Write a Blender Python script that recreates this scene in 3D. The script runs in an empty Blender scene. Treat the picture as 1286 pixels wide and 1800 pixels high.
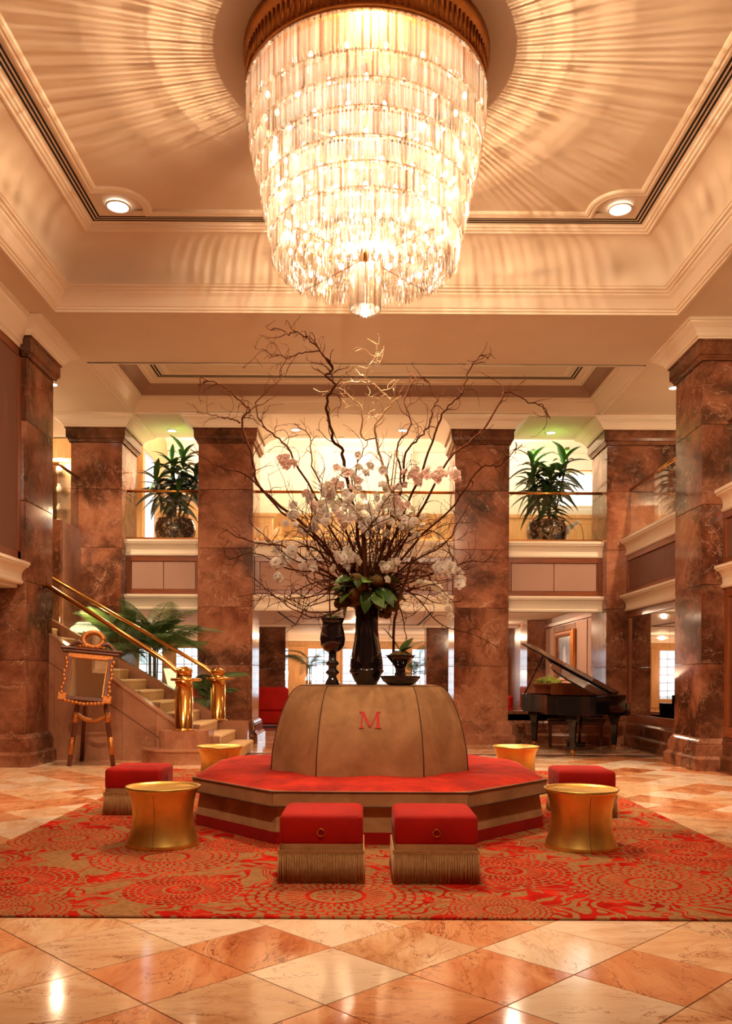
import bpy, bmesh, math, random
from mathutils import Vector, Matrix, Euler

random.seed(11)
PI = math.pi
scene = bpy.context.scene
C = scene.collection

# ---------------------------------------------------------------- camera
cd = bpy.data.cameras.new('camera')
cam = bpy.data.objects.new('camera', cd)
C.objects.link(cam)
scene.camera = cam
cd.sensor_fit = 'VERTICAL'
cd.sensor_height = 36.0
cd.sensor_width = 36.0 * 1286 / 1800
cd.lens = 30.0
cd.shift_x = 5 / 1800
cd.shift_y = 287 / 1800
cd.clip_end = 200
cam.location = (0, 0, 1.28)
cam.rotation_euler = (Matrix.Rotation(PI / 2, 4, 'X') @ Matrix.Rotation(0.0055, 4, 'Z')).to_euler()

# ---------------------------------------------------------------- world, exposure
w = bpy.data.worlds.new('world')
scene.world = w
w.use_nodes = True
bg = w.node_tree.nodes['Background']
bg.inputs[0].default_value = (0.74, 0.84, 1.0, 1)
bg.inputs[1].default_value = 3.0
scene.view_settings.view_transform = 'Standard'
scene.view_settings.look = 'None'
scene.view_settings.exposure = 0.44
scene.view_settings.gamma = 1.0
scene.view_settings.use_curve_mapping = False
cy = scene.cycles
cy.use_denoising = True
cy.use_adaptive_sampling = True
cy.adaptive_threshold = 0.05
cy.max_bounces = 7
cy.diffuse_bounces = 4
cy.glossy_bounces = 4
cy.transmission_bounces = 4
cy.transparent_max_bounces = 40
cy.sample_clamp_indirect = 3.0
cy.sample_clamp_direct = 0.0
cy.caustics_reflective = False
cy.caustics_refractive = False
cy.blur_glossy = 1.0

WARM = (1.0, 0.62, 0.35)
WARM2 = (1.0, 0.71, 0.45)
LIGHT_GAIN = 1.0


def add_light(kind, name, loc, power, color=WARM, radius=0.05, parent=None, spot=None, blend=0.5, size=None, rot=None):
    ld = bpy.data.lights.new(name, kind)
    ld.energy = power * LIGHT_GAIN
    ld.color = color
    if kind in ('POINT', 'SPOT'):
        ld.shadow_soft_size = radius
    if kind == 'SPOT':
        ld.spot_size = spot
        ld.spot_blend = blend
    if kind == 'AREA':
        ld.shape = 'RECTANGLE'
        ld.size, ld.size_y = size
    o = bpy.data.objects.new(name, ld)
    C.objects.link(o)
    o.location = loc
    if rot:
        o.rotation_euler = rot
    o.parent = parent
    return o



# light levels (watts)
CH_POWER = 860.0
CH_DOWN = 110.0
DL_POWER = 1100.0
BACK_POWER = 900.0
SMALL_POWER = 360.0
UP_POWER = 68.0
LOW_POWER = 58.0


# ---------------------------------------------------------------- mesh helpers
class MB:
    def __init__(s):
        s.v, s.f, s.sm = [], [], []

    def add(s, vs, fs, smooth=False):
        o = len(s.v)
        s.v.extend([tuple(p) for p in vs])
        for f in fs:
            s.f.append(tuple(i + o for i in f))
            s.sm.append(smooth)
        return s

    def box(s, x0, x1, y0, y1, z0, z1, b=0.0):
        if x0 > x1: x0, x1 = x1, x0
        if y0 > y1: y0, y1 = y1, y0
        if z0 > z1: z0, z1 = z1, z0
        if b <= 0:
            vs = [(x0, y0, z0), (x1, y0, z0), (x1, y1, z0), (x0, y1, z0), (x0, y0, z1), (x1, y0, z1), (x1, y1, z1), (x0, y1, z1)]
            fs = [(0, 3, 2, 1), (4, 5, 6, 7), (0, 1, 5, 4), (1, 2, 6, 5), (2, 3, 7, 6), (3, 0, 4, 7)]
            return s.add(vs, fs)
        # chamfered box
        vs = []
        for x, ax in ((x0, 1), (x1, -1)):
            for y, ay in ((y0, 1), (y1, -1)):
                for z, az in ((z0, 1), (z1, -1)):
                    vs += [(x, y + ay * b, z + az * b), (x + ax * b, y, z + az * b), (x + ax * b, y + ay * b, z)]
        bm = bmesh.new()
        for p in vs: bm.verts.new(p)
        r = bmesh.ops.convex_hull(bm, input=bm.verts)
        bmesh.ops.dissolve_limit(bm, angle_limit=0.01, verts=bm.verts, edges=bm.edges)
        bm.verts.index_update()
        s.add([q.co[:] for q in bm.verts], [[q.index for q in f.verts] for f in bm.faces])
        bm.free()
        return s

    def lathe(s, prof, n=32, c=(0, 0), smooth=True, cap=True, a0=0.0):
        vs, fs = [], []
        m = len(prof)
        for i in range(n):
            a = a0 + 2 * PI * i / n
            for r, z in prof:
                vs.append((c[0] + r * math.cos(a), c[1] + r * math.sin(a), z))
        for i in range(n):
            j = (i + 1) % n
            for k in range(m - 1):
                fs.append((i * m + k, j * m + k, j * m + k + 1, i * m + k + 1))
        s.add(vs, fs, smooth)
        if cap:
            o = len(s.v) - len(vs)
            if prof[0][0] > 1e-5:
                s.f.append(tuple(o + i * m for i in reversed(range(n)))); s.sm.append(False)
            if prof[-1][0] > 1e-5:
                s.f.append(tuple(o + i * m + m - 1 for i in range(n))); s.sm.append(False)
        return s

    def loft(s, rings, closed=True, cap=True, smooth=False):
        n = len(rings[0])
        vs = [p for r in rings for p in r]
        fs = []
        for k in range(len(rings) - 1):
            for i in range(n if closed else n - 1):
                j = (i + 1) % n
                fs.append((k * n + i, k * n + j, (k + 1) * n + j, (k + 1) * n + i))
        s.add(vs, fs, smooth)
        if cap and closed:
            o = len(s.v) - len(vs)
            s.f.append(tuple(o + i for i in reversed(range(n)))); s.sm.append(False)
            s.f.append(tuple(o + (len(rings) - 1) * n + i for i in range(n))); s.sm.append(False)
        return s

    def tube(s, pts, rad, n=6, cap=True, smooth=True):
        pts = [Vector(p) for p in pts]
        if not hasattr(rad, '__len__'): rad = [rad] * len(pts)
        t = (pts[1] - pts[0]).normalized()
        u = t.orthogonal().normalized()
        rings = []
        for i, p in enumerate(pts):
            if i == 0: t = pts[1] - pts[0]
            elif i == len(pts) - 1: t = pts[-1] - pts[-2]
            else: t = pts[i + 1] - pts[i - 1]
            if t.length < 1e-9: t = Vector((0, 0, 1))
            t.normalize()
            u = (u - t * u.dot(t))
            if u.length < 1e-6: u = t.orthogonal()
            u.normalize()
            v = t.cross(u)
            rings.append([p + (u * math.cos(2 * PI * k / n) + v * math.sin(2 * PI * k / n)) * rad[i] for k in range(n)])
        return s.loft(rings, True, cap, smooth)

    def prism(s, poly, z0, z1, axis='Z'):
        # poly: 2-d outline, extruded along axis between z0 and z1
        def m(a, b, c):
            return (a, b, c) if axis == 'Z' else ((a, c, b) if axis == 'Y' else (c, a, b))
        n = len(poly)
        vs = [m(a, b, z0) for a, b in poly] + [m(a, b, z1) for a, b in poly]
        fs = [tuple(range(n - 1, -1, -1)), tuple(range(n, 2 * n))]
        fs += [(i, (i + 1) % n, n + (i + 1) % n, n + i) for i in range(n)]
        return s.add(vs, fs)

    def mould(s, path, prof, closed=False, side=1, smooth=False):
        # sweep profile [(out, z)] along a plan polyline with mitred corners
        n = len(path)
        P = [Vector((p[0], p[1])) for p in path]
        rings = []
        for i in range(n):
            def nrm(a, b):
                d = (b - a).normalized()
                return Vector((d.y, -d.x)) * side
            if closed or 0 < i < n - 1:
                n1 = nrm(P[i - 1], P[i]); n2 = nrm(P[i], P[(i + 1) % n])
                m = (n1 + n2)
                m = m / max(0.2, m.dot(n1))
            elif i == 0: m = nrm(P[0], P[1])
            else: m = nrm(P[-2], P[-1])
            rings.append([(P[i].x + m.x * o, P[i].y + m.y * o, z) for o, z in prof])
        k = len(prof)
        vs = [p for r in rings for p in r]
        fs = []
        for i in range(n if closed else n - 1):
            j = (i + 1) % n
            for q in range(k - 1):
                fs.append((i * k + q, j * k + q, j * k + q + 1, i * k + q + 1))
        s.add(vs, fs, smooth)
        if not closed:
            o = len(s.v) - len(vs)
            s.f.append(tuple(o + q for q in range(k))); s.sm.append(False)
            s.f.append(tuple(o + (n - 1) * k + q for q in reversed(range(k)))); s.sm.append(False)
        return s

    def sphere(s, c, r, n=12, m=8, sc=(1, 1, 1)):
        prof = [(max(1e-6, r * math.sin(PI * k / m)), -r * math.cos(PI * k / m)) for k in range(m + 1)]
        t = MB().lathe(prof, n, smooth=True, cap=False)
        return s.add([(c[0] + x * sc[0], c[1] + y * sc[1], c[2] + z * sc[2]) for x, y, z in t.v], t.f, True)

    def xf(s, M):
        s.v = [tuple(M @ Vector(p)) for p in s.v]
        return s

    def mesh(s, name, mat):
        me = bpy.data.meshes.new(name)
        me.from_pydata(s.v, [], s.f)
        me.polygons.foreach_set('use_smooth', s.sm)
        if mat is not None: me.materials.append(mat)
        bm = bmesh.new(); bm.from_mesh(me)
        bmesh.ops.recalc_face_normals(bm, faces=bm.faces)
        bm.to_mesh(me); bm.free()
        me.update()
        return me

    def build(s, name, mat, parent=None, loc=(0, 0, 0), rot=None):
        return link(name, s.mesh(name, mat), parent, loc, rot)


def link(name, me, parent=None, loc=(0, 0, 0), rot=None, scale=None):
    o = bpy.data.objects.new(name, me)
    C.objects.link(o)
    o.location = loc
    if rot is not None: o.rotation_euler = rot
    if scale is not None: o.scale = scale if hasattr(scale, '__len__') else (scale,) * 3
    o.parent = parent
    return o


def tag(o, label=None, cat=None, group=None, kind=None):
    if label: o['label'] = label
    if cat: o['category'] = cat
    if group: o['group'] = group
    if kind: o['kind'] = kind
    return o


def thing(name, label, cat, loc=(0, 0, 0), rz=0.0, group=None, kind=None):
    o = bpy.data.objects.new(name, None)
    C.objects.link(o)
    o.empty_display_size = 0.1
    o.location = loc
    o.rotation_euler = (0, 0, rz)
    return tag(o, label, cat, group, kind)


def copy_tree(o, parent=None):
    c = o.copy()
    C.objects.link(c)
    c.parent = parent
    for ch in list(o.children):
        if ch.type == 'LIGHT':
            l = ch.copy(); C.objects.link(l); l.parent = c
        else:
            copy_tree(ch, c)
    return c


def lin(r, g, b):
    def f(c):
        c /= 255.0
        return c / 12.92 if c <= 0.04045 else ((c + 0.055) / 1.055) ** 2.4
    return (f(r), f(g), f(b), 1.0)


# ---------------------------------------------------------------- material helpers
class NT:
    def __init__(s, name):
        s.m = bpy.data.materials.new(name)
        s.m.use_nodes = True
        s.t = s.m.node_tree
        s.p = s.t.nodes['Principled BSDF']
        s.out = s.t.nodes['Material Output']

    def n(s, typ, **kw):
        nd = s.t.nodes.new(typ)
        for k, v in kw.items():
            if k.startswith('i_'):
                key = k[2:]
                nd.inputs[int(key) if key.isdigit() else key].default_value = v
            else:
                setattr(nd, k, v)
        return nd

    def l(s, a, b):
        s.t.links.new(a, b)

    def math(s, op, a, b=None, c=None):
        nd = s.t.nodes.new('ShaderNodeMath')
        nd.operation = op
        for i, x in enumerate((a, b, c)):
            if x is None: continue
            if isinstance(x, (int, float)): nd.inputs[i].default_value = x
            else: s.l(x, nd.inputs[i])
        return nd.outputs[0]

    def vmath(s, op, a, b=None):
        nd = s.t.nodes.new('ShaderNodeVectorMath')
        nd.operation = op
        for i, x in enumerate((a, b)):
            if x is None: continue
            if isinstance(x, (tuple, list)): nd.inputs[i].default_value = x
            else: s.l(x, nd.inputs[i])
        return nd.outputs['Value'] if op in ('LENGTH', 'DISTANCE', 'DOT_PRODUCT') else nd.outputs[0]

    def mix(s, fac, a, b):
        nd = s.t.nodes.new('ShaderNodeMix')
        nd.data_type = 'RGBA'
        for i, x in ((0, fac), (6, a), (7, b)):
            if isinstance(x, (int, float, tuple, list)): nd.inputs[i].default_value = x
            else: s.l(x, nd.inputs[i])
        return nd.outputs[2]

    def ramp(s, fac, stops):
        nd = s.t.nodes.new('ShaderNodeValToRGB')
        el = nd.color_ramp.elements
        while len(el) < len(stops): el.new(0.5)
        for e, (p, c) in zip(el, stops):
            e.position = p
            e.color = c if len(c) == 4 else (*c, 1)
        s.l(fac, nd.inputs[0])
        return nd.outputs[0]

    def coords(s, rnd=True, kind='Object'):
        tc = s.n('ShaderNodeTexCoord').outputs[kind]
        if not rnd: return tc
        oi = s.n('ShaderNodeObjectInfo').outputs['Random']
        off = s.n('ShaderNodeCombineXYZ')
        s.l(s.math('MULTIPLY', oi, 37.0), off.inputs[0])
        s.l(s.math('MULTIPLY', oi, 91.0), off.inputs[1])
        s.l(s.math('MULTIPLY', oi, 53.0), off.inputs[2])
        return s.vmath('ADD', tc, off.outputs[0])

    def noise(s, vec, scale, detail=4, rough=0.55, dist=0.0, out=0):
        nd = s.n('ShaderNodeTexNoise')
        nd.inputs['Scale'].default_value = scale
        nd.inputs['Detail'].default_value = detail
        nd.inputs['Roughness'].default_value = rough
        nd.inputs['Distortion'].default_value = dist
        s.l(vec, nd.inputs['Vector'])
        return nd.outputs[out]

    def bump(s, h, strength=0.3, dist=0.01):
        nd = s.n('ShaderNodeBump')
        nd.inputs['Strength'].default_value = strength
        nd.inputs['Distance'].default_value = dist
        s.l(h, nd.inputs['Height'])
        s.l(nd.outputs[0], s.p.inputs['Normal'])

    def base(s, c):
        if isinstance(c, (tuple, list)): s.p.inputs['Base Color'].default_value = c
        else: s.l(c, s.p.inputs['Base Color'])

    def set(s, **kw):
        names = dict(rough='Roughness', metal='Metallic', spec='Specular IOR Level', coat='Coat Weight', coatr='Coat Roughness',
                     sheen='Sheen Weight', trans='Transmission Weight', ior='IOR', estr='Emission Strength', ecol='Emission Color', sheenr='Sheen Roughness')
        for k, v in kw.items():
            s.p.inputs[names[k]].default_value = v
        return s


def simple(name, c, rough=0.5, metal=0.0, noise=0.0, nscale=20.0, bump=0.0, **kw):
    t = NT(name)
    if noise > 0 or bump > 0:
        f = t.noise(t.coords(), nscale, 5)
        if noise > 0:
            a = tuple(x * (1 - noise) for x in c[:3]) + (1,)
            b = tuple(min(1, x * (1 + noise)) for x in c[:3]) + (1,)
            t.base(t.ramp(f, [(0.3, a), (0.7, b)]))
        else: t.base(c)
        if bump > 0: t.bump(f, bump, 0.01)
    else:
        t.base(c)
    t.set(rough=rough, metal=metal, **kw)
    return t.m


def marble(name, dark, mid, light, vein, scale=1.3, rough=0.12, veinw=0.5, stretch=(1, 1, 1), rndtint=0.25, cloudy=False):
    t = NT(name)
    co = t.coords()
    co = t.vmath('MULTIPLY', co, stretch)
    w1 = t.n('ShaderNodeTexNoise'); w1.inputs['Scale'].default_value = scale * 0.9; w1.inputs['Detail'].default_value = 6
    t.l(co, w1.inputs['Vector'])
    amp = 0.7 if cloudy else 1.3
    warp = t.vmath('ADD', co, t.vmath('MULTIPLY', t.vmath('SUBTRACT', w1.outputs['Color'], (0.5, 0.5, 0.5)), (amp, amp, amp)))
    f = t.noise(warp, scale, 10, 0.66, 0.3)
    c = t.ramp(f, [(0.34, dark), (0.46, mid), (0.60, light), (0.72, mid)])
    fine = t.noise(warp, scale * 14, 6, 0.7)
    c = t.mix(t.math('MULTIPLY', t.math('ABSOLUTE', t.math('SUBTRACT', fine, 0.5)), 0.9), c, dark)
    if cloudy:
        big = t.noise(co, scale * 0.8, 8, 0.62, 0.4)
        c = t.mix(t.ramp(big, [(0.50, (0, 0, 0, 1)), (0.60, (0.8, 0.8, 0.8, 1))]), c, dark)
        blot = t.noise(warp, scale * 4.5, 8, 0.72)
        c = t.mix(t.ramp(blot, [(0.52, (0, 0, 0, 1)), (0.66, (0.45, 0.45, 0.45, 1))]), c, light)
    else:
        big = t.noise(co, scale * 0.55, 3, 0.5, 0.3)
        c = t.mix(t.ramp(big, [(0.42, (0, 0, 0, 1)), (0.60, (0.6, 0.6, 0.6, 1))]), c, t.mix(fine, light, mid))
    r1 = t.math('ABSOLUTE', t.math('SUBTRACT', t.noise(warp, scale * 1.9, 6, 0.55, 0.5), 0.5))
    r2 = t.math('ABSOLUTE', t.math('SUBTRACT', t.noise(warp, scale * 0.9, 6, 0.6, 0.8), 0.52))
    v = t.math('MAXIMUM', t.math('SUBTRACT', 1.0, t.math('MULTIPLY', r1, 170.0 if cloudy else 90.0)), t.math('SUBTRACT', 1.0, t.math('MULTIPLY', r2, 220.0 if cloudy else 130.0)))
    gate = t.noise(co, scale * 1.7, 2, 0.5)
    v = t.math('MULTIPLY', t.math('MULTIPLY', t.math('MAXIMUM', v, 0.0), veinw), t.math('MULTIPLY', t.math('MAXIMUM', t.math('SUBTRACT', gate, 0.36), 0.0), 4.0))
    c = t.mix(t.math('MINIMUM', v, 1.0), c, vein)
    if rndtint > 0:
        oi = t.n('ShaderNodeObjectInfo').outputs['Random']
        hs = t.n('ShaderNodeHueSaturation')
        t.l(t.math('ADD', 1.0 - rndtint / 2, t.math('MULTIPLY', t.math('FRACT', t.math('MULTIPLY', oi, 7.31)), rndtint)), hs.inputs['Value'])
        t.l(c, hs.inputs['Color'])
        c = hs.outputs[0]
    t.base(c)
    t.set(rough=rough, spec=0.5)
    return t.m


def wood(name, a, b, rough=0.3, axis=2, scale=1.0, coat=0.2):
    t = NT(name)
    co = t.coords()
    st = [14.0, 14.0, 14.0]; st[axis] = 1.0
    co = t.vmath('MULTIPLY', co, tuple(x * scale for x in st))
    f = t.noise(co, 2.0, 6, 0.6, 0.8)
    t.base(t.ramp(f, [(0.3, a), (0.7, b)]))
    t.set(rough=rough, coat=coat, coatr=0.2)
    return t.m


def velvet(name, c, c2, nscale=3.0, sheen=0.6, bump=0.15, rough=0.75, wr=0.0):
    t = NT(name)
    co = t.coords()
    f = t.noise(co, nscale, 6, 0.65, 0.4)
    t.base(t.ramp(f, [(0.3, c), (0.7, c2)]))
    h = t.noise(co, 160.0, 2)
    if wr > 0:
        h = t.math('ADD', t.math('MULTIPLY', h, 0.08), t.math('MULTIPLY', t.noise(co, 5.0, 4, 0.6, 1.5), wr))
    t.bump(h, bump, 0.02)
    t.set(rough=rough, sheen=sheen, sheenr=0.4, spec=0.2)
    return t.m


M = {}
M['plaster'] = simple('cream_plaster', (0.76, 0.64, 0.50, 1), 0.6, noise=0.03, nscale=2.0)
M['crown'] = simple('cream_moulding', (0.86, 0.76, 0.62, 1), 0.5)
M['wallcream'] = simple('cream_wall', (0.84, 0.77, 0.65, 1), 0.6, noise=0.03, nscale=1.5)
M['mauve'] = simple('shaded_mauve_plaster', (0.36, 0.23, 0.18, 1), 0.7)
M['black'] = simple('black_slot', (0.006, 0.004, 0.004, 1), 0.8)
M['marble'] = marble('brown_marble', lin(58, 32, 20), lin(124, 72, 50), lin(168, 112, 84), lin(220, 178, 146), 0.9, 0.13, 0.55, rndtint=0.3, cloudy=True)
M['marble_dark'] = marble('dark_brown_marble', lin(52, 28, 17), lin(96, 56, 36), lin(132, 82, 56), lin(190, 140, 104), 1.1, 0.13, 0.5, cloudy=True)
M['marble_stair'] = marble('rose_marble', lin(118, 72, 52), lin(154, 104, 78), lin(174, 124, 96), lin(196, 150, 122), 1.2, 0.18, 0.25)
M['tile_pale'] = marble('pale_cream_marble', lin(206, 158, 122), lin(234, 202, 170), lin(246, 226, 202), lin(160, 84, 50), 1.2, 0.09, 0.8, (1, 3.0, 1), 0.12)
M['tile_mid'] = marble('peach_marble', lin(190, 128, 86), lin(224, 174, 130), lin(240, 206, 168), lin(134, 62, 36), 1.3, 0.09, 0.85, (1, 2.8, 1), 0.16)
M['tile_rust'] = marble('rust_orange_marble', lin(166, 86, 48), lin(206, 130, 84), lin(230, 172, 126), lin(116, 46, 26), 1.4, 0.09, 0.9, (1, 2.6, 1), 0.25)
M['grout'] = simple('grout', lin(84, 46, 28), 0.7)
M['wood'] = wood('red_brown_wood', lin(110, 56, 30), lin(150, 84, 48), 0.3)
M['wood_h'] = wood('red_brown_wood_horizontal', lin(110, 56, 30), lin(150, 84, 48), 0.3, 0)
M['wood_y'] = wood('red_brown_wood_depth', lin(110, 56, 30), lin(150, 84, 48), 0.3, 1)
M['honey'] = wood('honey_wood', lin(176, 128, 78), lin(212, 166, 112), 0.35)
M['fabric'] = simple('mauve_fabric', lin(176, 140, 124), 0.85, noise=0.10, nscale=90.0, bump=0.2)
M['fabric_dark'] = simple('plum_fabric', lin(124, 84, 70), 0.85, noise=0.10, nscale=90.0, bump=0.2)
M['brass'] = simple('polished_brass', lin(222, 164, 88), 0.16, 1.0)
M['brass_dull'] = simple('aged_brass', lin(170, 112, 62), 0.35, 1.0, noise=0.15, nscale=12)
M['gold'] = simple('gold_leaf', lin(244, 202, 112), 0.38, 1.0, noise=0.14, nscale=9.0, bump=0.10)
M['mirror'] = simple('antique_mirror', (0.72, 0.66, 0.58, 1), 0.02, 1.0)
M['red'] = velvet('red_velvet', lin(142, 10, 3), lin(176, 18, 5), 2.5, 0.05, 0.12)
M['redw'] = velvet('crushed_red_velvet', lin(138, 11, 3), lin(206, 42, 12), 4.0, 0.08, 0.6, wr=0.9)
M['tan'] = velvet('tan_velvet', lin(150, 108, 70), lin(194, 152, 108), 3.0, 0.15, 0.12)
M['tan_dark'] = velvet('fringe_tan', lin(170, 122, 72), lin(206, 160, 104), 30.0, 0.2, 0.1)
M['piping'] = simple('dark_piping', lin(92, 58, 36), 0.7)
M['carpet'] = simple('stair_carpet', lin(196, 158, 112), 0.95, noise=0.12, nscale=60, bump=0.3)
M['blackglass'] = simple('black_glass', (0.012, 0.008, 0.01, 1), 0.04, 0.0, coat=1.0, coatr=0.02)
M['blacklacquer'] = simple('black_lacquer', (0.008, 0.007, 0.008, 1), 0.08, 0.0, coat=0.25, coatr=0.03, spec=0.35)
M['branch'] = simple('willow_bark', lin(80, 42, 22), 0.9, noise=0.3, nscale=6, spec=0.1)
M['branch_pale'] = simple('pale_willow_bark', lin(214, 184, 140), 0.6, noise=0.2, nscale=6)
M['moss'] = simple('brown_moss', lin(112, 86, 44), 0.95, noise=0.5, nscale=40, bump=0.8)
M['moss_green'] = simple('green_moss', lin(150, 160, 70), 0.95, noise=0.35, nscale=50, bump=0.8)
M['soil'] = simple('dark_soil', lin(60, 40, 26), 0.95, noise=0.3, nscale=50)
M['terracotta'] = simple('terracotta', lin(150, 84, 56), 0.7, noise=0.15, nscale=8)
M['leaf'] = simple('green_leaf', lin(58, 92, 36), 0.35, noise=0.3, nscale=5)
M['leaf_dark'] = simple('dark_green_leaf', lin(42, 74, 32), 0.3, noise=0.35, nscale=4)
M['leaf_light'] = simple('orchid_leaf_green', lin(96, 132, 58), 0.35, noise=0.3, nscale=5)
M['palm'] = simple('palm_leaf', lin(82, 112, 56), 0.45, noise=0.3, nscale=4)
M['stem'] = simple('plant_stem', lin(96, 78, 48), 0.7, noise=0.2, nscale=10)


def petal_mat(name, c):
    t = NT(name)
    t.base(c)
    t.set(rough=0.6)
    t.p.inputs['Subsurface Weight'].default_value = 0.0
    tr = t.n('ShaderNodeBsdfTranslucent'); tr.inputs[0].default_value = c
    mx = t.n('ShaderNodeMixShader'); mx.inputs[0].default_value = 0.35
    t.l(t.p.outputs[0], mx.inputs[1]); t.l(tr.outputs[0], mx.inputs[2]); t.l(mx.outputs[0], t.out.inputs[0])
    return t.m


M['petal_white'] = petal_mat('white_petal', (0.92, 0.88, 0.82, 1))
M['petal_cream'] = petal_mat('cream_petal', (0.90, 0.84, 0.66, 1))
M['petal_pink'] = petal_mat('pink_petal', (0.90, 0.68, 0.60, 1))


def glass_mat(name, tint=(0.93, 0.95, 0.92), gloss=0.10, rough=0.02):
    t = NT(name)
    tr = t.n('ShaderNodeBsdfTransparent'); tr.inputs[0].default_value = (*tint, 1)
    gl = t.n('ShaderNodeBsdfGlossy'); gl.inputs['Roughness'].default_value = rough
    fc = t.n('ShaderNodeLayerWeight').outputs['Facing']
    mx = t.n('ShaderNodeMixShader')
    t.l(t.math('ADD', 0.03 + gloss * 0.2, t.math('MULTIPLY', t.math('POWER', fc, 5.0), 0.6)), mx.inputs[0])
    t.l(tr.outputs[0], mx.inputs[1]); t.l(gl.outputs[0], mx.inputs[2]); t.l(mx.outputs[0], t.out.inputs[0])
    t.t.nodes.remove(t.p)
    return t.m


M['glass'] = glass_mat('clear_glass')
M['glass_smoke'] = glass_mat('smoked_glass', (0.80, 0.74, 0.62), 0.2)


def crystal_mat(name):
    t = NT(name)
    oi = t.n('ShaderNodeObjectInfo').outputs['Random']
    geo = t.n('ShaderNodeNewGeometry').outputs['Random Per Island']
    rnd = t.math('FRACT', t.math('ADD', oi, geo))
    tr = t.n('ShaderNodeBsdfTransparent')
    t.l(t.ramp(rnd, [(0.0, (0.58, 0.44, 0.32, 1)), (0.25, (0.86, 0.76, 0.64, 1)), (0.6, (0.98, 0.95, 0.90, 1))]), tr.inputs[0])
    gl = t.n('ShaderNodeBsdfGlossy'); gl.inputs['Roughness'].default_value = 0.10; gl.inputs[0].default_value = (1, 0.97, 0.92, 1)
    tl = t.n('ShaderNodeBsdfTranslucent'); tl.inputs[0].default_value = (0.76, 0.88, 1.0, 1)
    m1 = t.n('ShaderNodeMixShader'); m1.inputs[0].default_value = 0.15
    t.l(gl.outputs[0], m1.inputs[1]); t.l(tl.outputs[0], m1.inputs[2])
    fc = t.n('ShaderNodeLayerWeight').outputs['Facing']
    mx = t.n('ShaderNodeMixShader')
    t.l(t.math('ADD', 0.22, t.math('MULTIPLY', t.math('POWER', fc, 4.0), 0.5)), mx.inputs[0])
    t.l(tr.outputs[0], mx.inputs[1]); t.l(m1.outputs[0], mx.inputs[2]); t.l(mx.outputs[0], t.out.inputs[0])
    t.t.nodes.remove(t.p)
    return t.m


def liner_mat(name):
    t = NT(name)
    tr = t.n('ShaderNodeBsdfTransparent'); tr.inputs[0].default_value = (1, 0.99, 0.97, 1)
    tl = t.n('ShaderNodeBsdfTranslucent'); tl.inputs[0].default_value = (0.76, 0.88, 1.0, 1)
    mx = t.n('ShaderNodeMixShader'); mx.inputs[0].default_value = 0.03
    t.l(tr.outputs[0], mx.inputs[1]); t.l(tl.outputs[0], mx.inputs[2]); t.l(mx.outputs[0], t.out.inputs[0])
    t.t.nodes.remove(t.p)
    return t.m


M['liner'] = liner_mat('added_glow_liner')
M['crystal'] = crystal_mat('crystal')


def emit(name, c, s):
    t = NT(name)
    e = t.n('ShaderNodeEmission'); e.inputs[0].default_value = (*c, 1); e.inputs[1].default_value = s
    t.l(e.outputs[0], t.out.inputs[0])
    t.t.nodes.remove(t.p)
    return t.m


M['bulb'] = emit('lit_bulb', (1.0, 0.92, 0.80), 11.0)
M['lens'] = emit('lit_lens', (1.0, 0.90, 0.74), 4.0)
M['lens_dim'] = emit('fill_lamp_glow', (1.0, 0.86, 0.66), 0.9)
M['shade_lit'] = emit('lit_lamp_shade', (1.0, 0.86, 0.50), 1.3)
M['lamp_hot'] = emit('bright_lamp', (1.0, 0.94, 0.82), 9.0)
M['lightbox'] = emit('backlit_panel', (1.0, 0.96, 0.90), 2.2)
M['rim_white'] = simple('white_trim_ring', (0.75, 0.68, 0.58, 1), 0.4)


FLOWERS = [(-0.15, 4.90, 0.52, 0), (1.78, 5.22, 0.50, 0), (-1.36, 5.90, 0.50, 0), (0.92, 5.55, 0.44, 1), (-1.05, 5.02, 0.36, 1), (-2.15, 5.20, 0.42, 1), (2.35, 6.15, 0.46, 1),
           (-2.25, 6.55, 0.44, 0), (-0.9, 6.35, 0.30, 1), (1.95, 7.1, 0.45, 0), (-1.95, 7.55, 0.46, 1), (0.75, 4.62, 0.28, 0), (2.5, 4.7, 0.3, 1), (-1.85, 4.55, 0.30, 0), (-2.2, 8.9, 0.5, 0), (2.25, 8.6, 0.5, 1),
           (-1.2, 10.6, 0.5, 0), (1.3, 10.7, 0.5, 0), (-2.3, 10.1, 0.45, 1), (2.3, 10.0, 0.45, 1)]


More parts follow.
